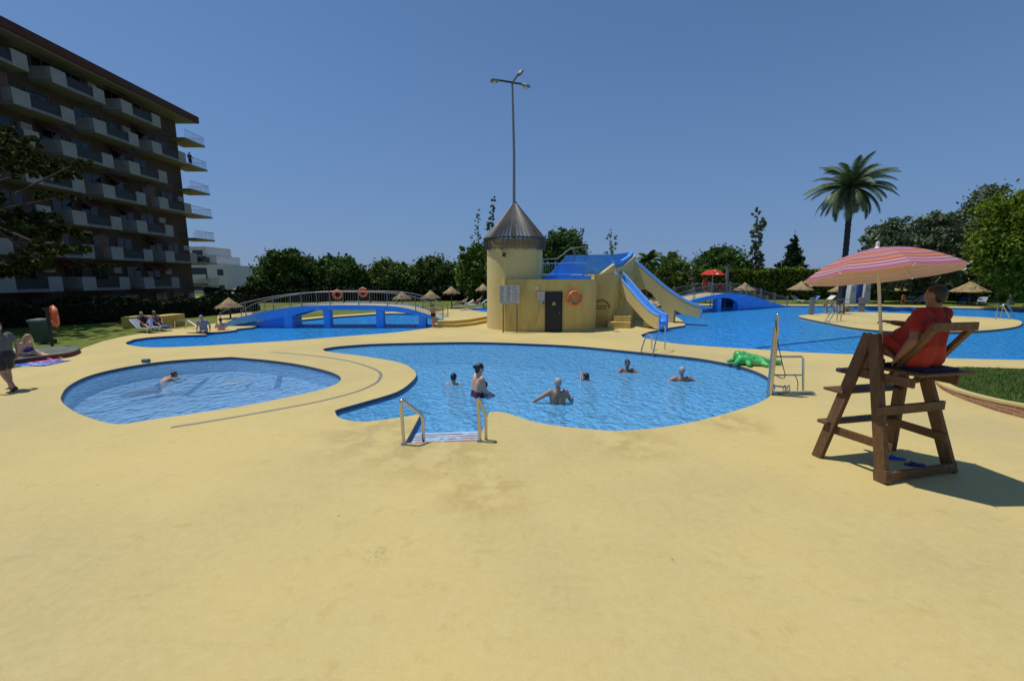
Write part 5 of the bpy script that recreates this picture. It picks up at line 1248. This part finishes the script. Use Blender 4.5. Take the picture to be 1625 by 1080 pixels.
# far people
plt = thing('lifeguard_platform', 'raised grey platform behind the short blue bridge carrying red-clad lifeguards', 'platform', (18.0, 39.2, 0))
MB().box((18.1, 39.3, 1.15), (2.2, 1.3, .1)).build('deck', GREYMETAL, plt, smooth=False)
for dx_ in (-1, 1):
    for dy_ in (-.55, .55): MB().tube([(18.1 + dx_, 39.3 + dy_, 0), (18.1 + dx_, 39.3 + dy_, 1.1)], .05, 6).build('leg', GREYMETAL, plt)
person('lifeguard in red shirt and trousers standing under the red parasol', (A(1119.5, 450, 39.2).x, 39.2, 2.06), -1.6, {}, s=1.0, skin=SKIN, shirt=REDCLOTH, shorts=REDCLOTH, shorts_len=.95, vox=.025)
person('lifeguard in red top sitting right of the red parasol pole', (A(1142.5, 450, 39.2).x, 39.2, 1.68), -1.6, dict(knL=(.42, .12, -.02), anL=(.45, .12, -.42), knR=(.42, -.12, -.02), anR=(.45, -.12, -.42)), skin=SKIN, shirt=REDCLOTH, shorts=NAVY, vox=.025)
sx_ = A(1142.5, 450, 39.2).x
stl = thing('stool', 'small grey stool under the sitting red-topped lifeguard', 'stool', (sx_, 39.2, 1.2))
MB().box((sx_, 39.2, 1.56), (.4, .4, .04)).build('seat', GREYMETAL, stl)
for a_ in (-.16, .16):
    for b_ in (-.16, .16): MB().tube([(sx_ + a_, 39.2 + b_, 1.2), (sx_ + a_, 39.2 + b_, 1.54)], .015, 5).build('leg', GREYMETAL, stl)
rp = thing('red_parasol', 'bright red parasol with a white panel above the far lifeguards', 'parasol', (A(1131, 450, 39.3).x, 39.3, 1.2))
rc = A(1131, 436, 39.3); cb, _ = canopy_shape(rc, (0.02, 0, 1), 1.1, .5, 8, R(-112)); cb.uv = None; cb.build('canopy', mat('bright_red_canvas', (.62, .035, .02), .8, var=.06, trans=.3), rp, angle=.3)
cw, PW = canopy_shape(rc + Vector((0, -.004, .006)), (0.02, 0, 1), 1.1, .5, 8, R(-112)); 
wv = MB(); wv.uv = None; vs_ = [PW(0, r_, t_) + Vector((0, -.01, .01)) for r_ in (.35, .95) for t_ in (.28, .62)]; wv.add(vs_, [(0, 2, 3, 1)]); wv.build('white_panel', WHITECLOTH, rp, smooth=False)
MB().tube([(rc.x, 39.3, 1.2), (rc.x, 39.3, rc.z + .5)], .025, 8).build('pole', WHITE, rp)
gp = thing('grey_post', 'thick grey post standing right of the red parasol', 'post', (A(1153, 450, 38.6).x, 38.6, 0)); px_ = A(1153, 450, 38.6).x
MB().tube([(px_, 38.6, 0), (px_, 38.6, A(1153, 425, 38.6).z)], .14, 10).build('post', mat('dull_grey_green_post', (.12, .14, .13), .7), gp); MB().ball((px_, 38.6, A(1153, 425, 38.6).z), .15, 10, 6).build('cap', DARKMETAL, gp)
g_ = G(1391, 480.5); person('bather walking past white and blue cabins on the far lawn', (g_.x, g_.y, .88), PI + .2, dict(knL=(.28, .1, -.36), anL=(.36, .1, -.78), knR=(-.08, -.1, -.42), anR=(-.36, -.1, -.72)), skin=SKIN_DARK, shorts=NAVY, vox=.025)
person('person in dark clothes standing on a corner balcony of the apartment block', (BX + 1.1, YC + .3, Z0 - ROW + 1.06), -.3, {}, skin=SKIN, shirt=NAVY, shorts=NAVY, shorts_len=.9, vox=.03)
# ------------------------------------------------------------------ steel handrails, ladders and lift at the middle pool
def handrail(label, p0, top0, bend, down, end, r=.028, grp=None, name='pool_handrail'):
    t = thing(name, label, 'handrail', p0, group=grp); pts = [Vector(x) for x in (p0, top0, bend, down, end)]
    out = [pts[0]]
    for i in range(1, len(pts) - 1):
        a_, b_, c_ = pts[i - 1], pts[i], pts[i + 1]; r1 = min(.09, (a_ - b_).length * .45, (c_ - b_).length * .45)
        s0, s1 = b_ + (a_ - b_).normalized() * r1, b_ + (c_ - b_).normalized() * r1
        for k in range(6): tt = k / 5; out.append(s0 * (1 - tt) ** 2 + b_ * 2 * tt * (1 - tt) + s1 * tt ** 2)
    out.append(pts[-1]); MB().tube(out, r, 10).build('rail', STEEL, t)
    MB().lathe([(.0, .02), (.05, .02), (.055, .003)], p0, 14).build('floor_flange', STEEL, t)
    return t
for lab, a_, q1, q2 in (('left stainless steel handrail at the middle pool entry steps', (641, 705), (671, 660), (671, 676)), ('right stainless steel handrail at the middle pool entry steps', (761.5, 700), (771, 660), (771, 674))):
    p0 = G(*a_); tp = p0 + Vector((-.03, .02, .78)); far = G(q1[0], q1[1], .42); handrail(lab, p0, tp, far, Vector((far.x, far.y, .1)), Vector((far.x, far.y, -.75)), grp='handrails of the entry steps')
ld = thing('pool_ladder', 'steel pool ladder on the far edge of the middle pool near slides', 'pool ladder', G(1036, 558))
for (wx, wy), (dx_, dy_), h in (((1017.5, 558.5), (1034, 554), .62), ((1036.5, 561), (1055, 555), .98)):
    a_, b_ = G(wx, wy), G(dx_, dy_); d = (b_ - a_)
    pts = [a_ + Vector((0, 0, -.9)), a_ + Vector((0, 0, 0)), a_ + d * .42 + Vector((0, 0, h * .93)), a_ + d * .58 + Vector((0, 0, h)), a_ + d * .82 + Vector((0, 0, h * .97)), b_ + d * -.05 + Vector((0, 0, h * .8)), b_]
    q = spl(pts, False, 5); MB().tube(q, .024, 8).build('side_rail', STEEL, ld)
for z in (-.25, -.5, -.75): MB().beam(G(1017.5, 558.5) + Vector((0, 0, z)), G(1036.5, 561) + Vector((0, 0, z)), .08, .03).build('tread', STEEL, ld)
lf = thing('pool_lift', 'stainless steel pool lift column with a bent bar frame at the pool edge', 'pool lift', G(1221, 622))
c0 = G(1220.5, 626); ctop = A(1224.5, 500, c0.y).z
MB().tube([(c0.x, c0.y, -.9), (c0.x + .02, c0.y, ctop - .28)], .062, 12).build('column', STEEL, lf)
MB().tube([(c0.x + .02, c0.y, ctop - .30), (c0.x + .022, c0.y, ctop)], .035, 10).build('piston', STEEL, lf); MB().ball((c0.x + .022, c0.y, ctop), .04, 10, 6).build('piston_cap', STEEL, lf)
fb = [A(1228, 566, c0.y + .02), A(1272, 566, c0.y + .05), A(1274.5, 569, c0.y + .05), A(1274.5, 619, c0.y + .1)]
MB().tube(fb, .026, 8).build('frame_bar', STEEL, lf); MB().tube([A(1228, 595, c0.y + .02), A(1274, 595, c0.y + .07)], .022, 8).build('cross_bar', STEEL, lf)
bx_ = A(1285, 620, c0.y + .1); MB().box(((c0.x + bx_.x) / 2 + .05, c0.y + .1, .03), (bx_.x - c0.x + .1, .12, .025)).build('base_plate', STEEL, lf, bevel=.006)
MB().tube([A(1229, 612, c0.y + .05), A(1247, 614, c0.y)], .02, 8).build('stub_bar', STEEL, lf)
w0 = A(1245, 617, c0.y - .05)
for dd_ in (0, .09): MB().tube([w0 + Vector((dd_, .03 * dd_, 0)) + Vector((.05 * math.cos(t * PI / 10), 0.03 * math.cos(t * PI / 10), .085 * math.sin(t * PI / 10))) for t in range(20)], .014, 6, closed=True).build('foot_loop', STEEL, lf)
HOSE = mat('dark_rubber_hose', (.02, .02, .02), .6)
MB().tube(spl([A(1231, 508, c0.y - .05), A(1234, 540, c0.y - .05), A(1241, 575, c0.y - .06), A(1246, 596, c0.y - .06), A(1240, 600, c0.y - .05), A(1230, 594, c0.y - .05)], False, 5), .010, 6).build('hose', HOSE, lf)
MB().tube(spl([A(1262, 596, c0.y + .02), A(1266, 606, c0.y), A(1265.5, 619, c0.y + .05)], False, 5), .009, 6).build('hose', HOSE, lf)
# inflatable crocodile lying upside on the deck
ic = G(1188, 579); t = thing('inflatable_crocodile', 'green inflatable crocodile float lying on the deck beside pool lift', 'pool float', ic)
b = MB(); T = lambda x, y, z: ic + Vector((x * .85, y, z * .72 + .02))
b.rcone(T(-.28, .18, .34), T(.42, -.02, .18), .17, .15); b.rcone(T(-.30, .02, .20), T(.40, -.16, .12), .15, .11); b.rcone(T(-.2, .25, .2), T(.5, .12, .12), .15, .11)
b.rcone(T(.42, -.02, .16), T(.95, .05, .12), .12, .09); b.rcone(T(.95, .05, .12), T(1.15, .0, .10), .10, .08)
for q0, q1 in (((-.35, .05, .16), (-.55, -.12, .09)), ((-.3, .25, .15), (-.62, .22, .10)), ((.35, -.12, .10), (.42, -.36, .08)), ((.45, .15, .12), (.62, .34, .08)), ((-.1, -.1, .12), (-.2, -.33, .08))): b.rcone(T(*q0), T(*q1), .095, .07)
b.ball(T(-.36, .20, .47), .07); b.ball(T(-.18, .10, .49), .07); b.ball(T(.1, .1, .33), (.3, .12, .09))
remeshed(b, 'body', GREENPVC, t, .022, 2)
for q_ in ((.85, -.03, .2), (.1, -.12, .32), (.5, .0, .3)): MB().ball(T(*q_), (.035, .035, .012), 8, 5).build('dark_spot', mat('dark_green_print', (.01, .08, .02), .3), t)
# ------------------------------------------------------------------ thatched parasols
def thatch(label, px, py, r, h, seed):
    p = G(px, py); rr = random.Random(seed); t = thing('thatched_parasol', label, 'parasol', p, group='thatched parasols')
    MB().tube([p, p + Vector((0, 0, h))], .05, 8).build('pole', BARK, t)
    b = MB(); n = 20; prof = [(.02, h + .12), (.14, h + .02), (r * .45, h - .26 * r), (r * .8, h - .48 * r), (r, h - .62 * r), (r * .97, h - .66 * r), (.05, h - .2)]
    b.lathe(prof, p, n)
    for i, v in enumerate(b.v): v.z += rr.uniform(-.025, .025)
    for k in range(220):
        a_ = rr.uniform(0, 2 * PI); r1 = r * rr.uniform(.55, 1.0); z1 = h - .62 * r1 + .04; d = Vector((math.cos(a_), math.sin(a_), 0)); s_ = Vector((-d.y, d.x, 0)) * .03
        q = p + d * r1 + Vector((0, 0, z1)); e = p + d * (r1 + .12) + Vector((0, 0, z1 - .2 - rr.uniform(0, .08))); b.add([q - s_, q + s_, e], [(0, 1, 2)])
    b.build('thatch', THATCH, t)
    return t
for i, (lab, px, py, r, h) in enumerate([('thatched parasol in sunlight left of the striped umbrella', 1268, 480, 1.28, 2.25), ('thatched parasol behind the crown of short blue bridge', 1180, 480, 1.2, 2.15),
        ('small thatched parasol half hidden behind the striped umbrella and palm trunk', 1327, 477, 1.0, 1.75), ('thatched parasol between the striped umbrella pole and seated lifeguard', 1427, 479, 1.4, 2.2),
        ('thatched parasol in shade right of the seated lifeguard', 1535, 484, 1.55, 2.35), ('low pale thatched parasol behind red-clad lifeguards', 1119, 480, 1.0, 1.2),
        ('thatched parasol touching left side of the round tower', 767, 487, .75, 2.1), ('thatched parasol second left from the round tower behind long bridge', 717, 489, .8, 1.9),
        ('thatched parasol behind the right part of the long bridge rail', 684, 492, .85, 1.6), ('thatched parasol in shade behind the crown of the long bridge', 639, 492, .8, 1.5), ('thatched parasol at left end of long bridge beside white flats', 366, 505, .85, 1.3)]):
    thatch(lab, px, py, r, h, i)
for lab, px, py, rz, m in (('pale lounger under sunlit thatched parasol left of the striped umbrella', 1268, 480.5, 1.7, LWHITE), ('blue lounger beside sunlit thatched parasol left of striped umbrella', 1287, 481, .4, LBLUE),
        ('bright blue lounger on far lawn just right of the seated lifeguard', 1527, 483.5, .5, LBLUE), ('grey-blue lounger on far lawn, rightmost of two under the shaded parasol', 1556, 483.5, .6, LNAVY),
        ('white lounger behind the palm trunk near the cabins', 1312, 480, .3, LWHITE), ('grey lounger with a pink towel left of the seated lifeguard', 1437, 481, .3, LNAVY), ('white lounger holding a sunbather beside seated lifeguard', 1462, 482, .2, LWHITE),
        ('white lounger on back lawn nearest the round tower', 757, 488.5, .1, LWHITE), ('white lounger on back lawn behind the bridge landing', 735, 489.5, .2, LWHITE), ('blue lounger on back lawn behind the long bridge rail', 660, 492.5, .2, LBLUE)):
    lounger(lab, G(px, py), rz, m)
for ob in [LP] + list(LP.children): bpy.data.objects.remove(ob)
towel('pink towel hung on a grey lounger left of the seated lifeguard', G(1440, 481) + Vector((.25, 0, .52)), .9, .55, .3, PINKCLOTH)
g_ = G(1462, 482); person('sunbather reclining on white lounger beside the seated lifeguard', (g_.x - .1, g_.y, .46), 3.3, dict(knL=(.42, .1, .12), anL=(.8, .1, -.08), knR=(.43, -.1, .05), anR=(.84, -.1, -.08)), lean=-.6, skin=SKIN_PALE, hair=HAIR_BROWN, shirt=mat('lilac_cloth', (.34, .22, .42), .8), vox=.025)
for i, (lab, px, py) in enumerate((('sunbather lying on the lounger nearest the round tower', 757, 488.5), ('sunbather lying on lounger behind the bridge landing', 735, 489.5))):
    g_ = G(px, py); person(lab, (g_.x, g_.y, .46), 3.2, dict(knL=(.42, .1, .10 + .1 * i), anL=(.8, .1, -.08), knR=(.43, -.1, .05), anR=(.84, -.1, -.08)), lean=-.7, skin=SKIN_PALE if i else SKIN, hair=HAIR_BROWN, shorts=NAVY if i else REDCLOTH, vox=.03)
vest = MB(); vp = G(1432, 486); vest.box(vp + Vector((0, 0, .7)), (.35, .12, .8)); tag(vest.build('life_vest', mat('orange_black_vest', (.45, .10, .01), .7, c2=(.02, .01, .01), c2scale=3, c2lo=.48, c2hi=.52), None, bevel=.05), 'orange and black life vest hanging left of the seated lifeguard', 'life vest')
hp_ = thing('vest_hook_post', 'thin grey post the orange and black life vest hangs on', 'post', vp); MB().tube([vp + Vector((0, .1, 0)), vp + Vector((0, .1, 1.2))], .025, 6).build('post', GREYMETAL, hp_)
# cabins
cabY = 45.5
def cab(label, x0_, x1_):
    a_, b_ = A(x0_, 478, cabY), A(x1_, 448, cabY); t = thing('shower_cabin', label, 'cabin', (a_.x, cabY, 0), group='white shower cabins'); xm = (a_.x + b_.x) / 2; w = b_.x - a_.x; z1 = b_.z
    poly = [(-w / 2, 0), (w * .62, 0), (w * .42, z1 * .55), (w * .40, z1 * .97), (0, z1 * .92), (-w * .42, z1), (-w / 2, z1 * .5)]
    MB().slab(poly, (xm, cabY + .3, 0), (1, 0, 0), (0, 0, 1), (0, .6, 0)).build('shell', mat('pale_blue_white_panel', (.55, .58, .62), .5), t, smooth=False)
    for k in (.55, .68): MB().tube([(xm - w * .25, cabY - .02, z1 * (k + .1)), (xm, cabY - .02, z1 * k), (xm + w * .25, cabY - .02, z1 * (k + .1))], .03, 5).build('chevron', mat('grey_blue_mark', (.25, .32, .42), .6), t)
cab('left white shower cabin with chevron mark behind the striped umbrella', 1348, 1361); cab('right white shower cabin with chevron mark beside the walking bather', 1370, 1384)
a_, b_ = A(1361, 478, cabY + .4), A(1371, 446, cabY + .4); tag(MB().box(((a_.x + b_.x) / 2, cabY + .5, b_.z / 2), (b_.x - a_.x + .3, .3, b_.z)).build('blue_panel', mat('royal_blue_panel', (.02, .06, .32), .6, var=.15), None, bevel=.03), 'royal blue panel standing between the two white shower cabins', 'panel')
# island things
rail_thing('grey railing along the island back edge near the palm', [G(1283, 498), G(1312, 496.5), G(1340, 495), G(1368, 494.2)], 1.05, 4, name='island_railing', gap=.16)
ip = thing('island_gate_post', 'stout grey post at the left tip of island railing', 'post', G(1287, 499)); pq = G(1287, 499); MB().box(pq + Vector((0, 0, .62)), (.28, .2, 1.24)).build('post', GREYMETAL, ip, bevel=.02); MB().box(pq + Vector((0, 0, 1.26)), (.34, .26, .05)).build('cap', GREYMETAL, ip)
ip = thing('island_screen', 'tall grey slatted panel at the right end of island railing', 'panel', G(1367, 495)); pq = G(1366, 495); MB().box(pq + Vector((0, 0, .62)), (.5, .1, 1.15)).build('board', GREYMETAL, ip, bevel=.02); MB().box(pq + Vector((0, -.06, .62)), (.56, .03, .06)).build('rail', DARKMETAL, ip)
def ladder2(label, w1, w2, d1, d2, h):
    t = thing('pool_ladder', label, 'pool ladder', G(*d1), group='island ladders')
    for w_, d_ in ((w1, d1), (w2, d2)):
        a_, b_ = G(*w_), G(*d_); q = spl([a_ + Vector((0, 0, -.7)), a_, a_.lerp(b_, .6) + Vector((0, 0, h * .85)), a_.lerp(b_, .85) + Vector((0, 0, h)), b_ + Vector((0, 0, h * .9)), b_], False, 4); MB().tube(q, .03, 7).build('side_rail', STEEL, t)
    for z in (-.2, .1): MB().beam(G(*w1) + Vector((0, 0, z)), G(*w2) + Vector((0, 0, z)), .08, .03).build('tread', STEEL, t)
ladder2('steel pool ladder at the near left edge of the island', (1309, 511), (1315, 511.5), (1328, 508.5), (1334, 509), .95)
ladder2('steel pool ladder at right end of the island', (1610, 504), (1603, 506), (1588, 505), (1580, 506.5), .95)
fs = G(1330, 498); fb_ = MB(); rr = random.Random(9); t = thing('flowering_shrub', 'dry pale flowering shrub at the palm foot on the island', 'shrub', fs)
for k in range(14): fb_.tube([fs, fs + Vector((rr.uniform(-.9, .9), rr.uniform(-.4, .4), rr.uniform(.3, .8)))], .012, 4)
fb_.build('stems', BARK, t); crown_mb([((fs.x - .35, fs.y, .45), (.75, .4, .35)), ((fs.x + .6, fs.y, .4), (.7, .4, .35))], 700, .09, 3, .2).build('foliage', mat('pale_flower_leaf', (.34, .32, .24), .8, island=.5, var=.3), t, smooth=False)
rp_ = [A(1228, 545, 16.5)]
pts = [G(x, y, -.105) for x, y in ((1200, 552), (1260, 545), (1330, 537.5), (1390, 531), (1440, 527.5))]
tag(MB().tube(spl(pts, False, 5), .022, 6).build('rope', mat('dark_blue_rope', (.02, .03, .06), .7), None), 'dark rope floating across the large pool toward the island', 'rope')
# left lawn fittings
lr = thing('lawn_handrail', 'pale steel stair handrail at left end of the long footbridge', 'handrail', G(277, 521))
hY = G(277, 521).y
MB().tube([A(277, 521, hY), A(277, 508, hY), A(294, 507.5, hY), A(299, 507, hY), A(317, 517, hY - .4), A(318, 525, hY - 1)], .03, 8).build('rail', STEEL, lr); MB().tube([A(294.5, 507.5, hY), A(294.5, 522, hY)], .03, 8).build('post', STEEL, lr)
MB().tube([A(297, 508, hY + .4), A(313, 518, hY)], .025, 8).build('lower_rail', STEEL, lr)
lt = thing('lattice_fence', 'grey diamond lattice fence before the dark apartment block corner', 'fence', A(258, 500, 38)); b = MB()
x0_, x1_ = A(256, 486, 38).x, A(318, 486, 38).x; z0_, z1_ = .05, A(300, 486, 38).z
n_ = 16
for i in range(-5, n_):
    for s in (1, -1):
        xa = x0_ + (x1_ - x0_) * i / n_; za, zb2 = (z0_, z1_) if s > 0 else (z1_, z0_); xb = xa + (z1_ - z0_)
        p_, q_ = Vector((xa, 38 + .01 * s, za)), Vector((xb, 38 + .01 * s, zb2))
        if xa < x0_: tt = (x0_ - xa) / (xb - xa); p_ = p_.lerp(q_, tt) if tt < 1 else None
        if p_ is None: continue
        if xb > x1_: tt = (x1_ - p_.x) / (q_.x - p_.x); q_ = p_.lerp(q_, tt)
        b.beam(p_, q_, .012, .045, up=(0, 1, 0))
b.build('lattice', mat('grey_lattice', (.22, .22, .21), .8), lt, smooth=False)
for x_ in (x0_, (x0_ + x1_) / 2, x1_): MB().box((x_, 38, z1_ / 2), (.08, .08, z1_ + .1)).build('post', GREYMETAL, lt, smooth=False)
bn = G(70, 545); t = thing('waste_bin', 'green wheeled waste bin in the shade before the left hedge', 'bin', bn); 
MB().lathe([(.0, .05), (.26, .05), (.36, .95), (.0, .95)], bn, 4, PI / 4, PI / 4 + 2 * PI).build('bin_body', mat('dull_green_bin', (.012, .05, .03), .5), t, smooth=False, angle=.5)
MB().lathe([(.40, .95), (.38, 1.02), (.0, 1.08)], bn, 4, PI / 4, PI / 4 + 2 * PI).build('lid', mat('grey_green_lid', (.10, .13, .12), .5), t, smooth=False)
for s_ in (-1, 1): MB().tube([bn + Vector((s_ * .2, .2, .09)), bn + Vector((s_ * .26, .2, .09))], .09, 12).build('wheel', BLACK, t)
sl = thing('street_lamp', 'thin distant street lamp rising between the dense trees', 'lamp post', (A(578, 440, 58).x, 58, 0)); sxl = A(578, 440, 58).x; szl = A(578, 421, 58).z
MB().tube([(sxl, 58, 0), (sxl, 58, szl)], [.07, .04], 8).build('pole', GREYMETAL, sl); MB().box((sxl, 58, szl), (.9, .3, .18)).build('lamp_head', GREYMETAL, sl, bevel=.04)
# ------------------------------------------------------------------ light, sky and camera
SUN = Vector((-.355, .10, .93)).normalized()
w = bpy.data.worlds.new('World'); scn.world = w; w.use_nodes = True
N, L = w.node_tree.nodes, w.node_tree.links; bg = N['Background']; sky = N.new('ShaderNodeTexSky'); sky.sky_type = 'NISHITA'; sky.sun_disc = False
sky.sun_elevation = math.asin(SUN.z); sky.sun_rotation = math.atan2(SUN.x, SUN.y); sky.altitude = 0; sky.air_density = AIR; sky.dust_density = DUST; sky.ozone_density = OZONE
tcw = N.new('ShaderNodeTexCoord'); sx = N.new('ShaderNodeSeparateXYZ'); L.new(tcw.outputs['Generated'], sx.inputs[0])
mr = N.new('ShaderNodeMapRange'); mr.inputs['From Min'].default_value = 0; mr.inputs['From Max'].default_value = .45; mr.inputs['To Min'].default_value = .85; mr.inputs['To Max'].default_value = .25; L.new(sx.outputs['Z'], mr.inputs['Value'])
mw = N.new('ShaderNodeMix'); mw.data_type = 'RGBA'; L.new(mr.outputs['Result'], mw.inputs[0]); L.new(sky.outputs[0], mw.inputs[6]); mw.inputs[7].default_value = (*HAZE, 1)
hs = N.new('ShaderNodeHueSaturation'); hs.inputs['Saturation'].default_value = 1.10; hs.inputs['Value'].default_value = .90; L.new(mw.outputs[2], hs.inputs['Color']); L.new(hs.outputs['Color'], bg.inputs['Color']); bg.inputs['Strength'].default_value = SKYS
sd = bpy.data.lights.new('sun', 'SUN'); sd.energy = SUNE; sd.angle = R(.53); sd.color = (1, .955, .88)
so = bpy.data.objects.new('sun', sd); col.objects.link(so); so.rotation_euler = (-SUN).to_track_quat('-Z', 'Y').to_euler(); so.location = (-20, 10, 40)
cd = bpy.data.cameras.new('camera'); cd.sensor_width = 36; cd.lens = F / 1625 * 36; cd.clip_end = 8000; cd.clip_start = .05
co = bpy.data.objects.new('camera', cd); col.objects.link(co); co.location = (0, 0, CH); co.rotation_euler = (PI / 2 - PITCH, 0, 0)
scn.camera = co
scn.view_settings.view_transform = 'Standard'; scn.view_settings.look = 'None'; scn.view_settings.exposure = EXPO; scn.view_settings.gamma = 1
scn.cycles.max_bounces = 8; scn.cycles.transparent_max_bounces = 12; scn.cycles.caustics_reflective = False; scn.cycles.caustics_refractive = False
scn.cycles.sample_clamp_indirect = 6
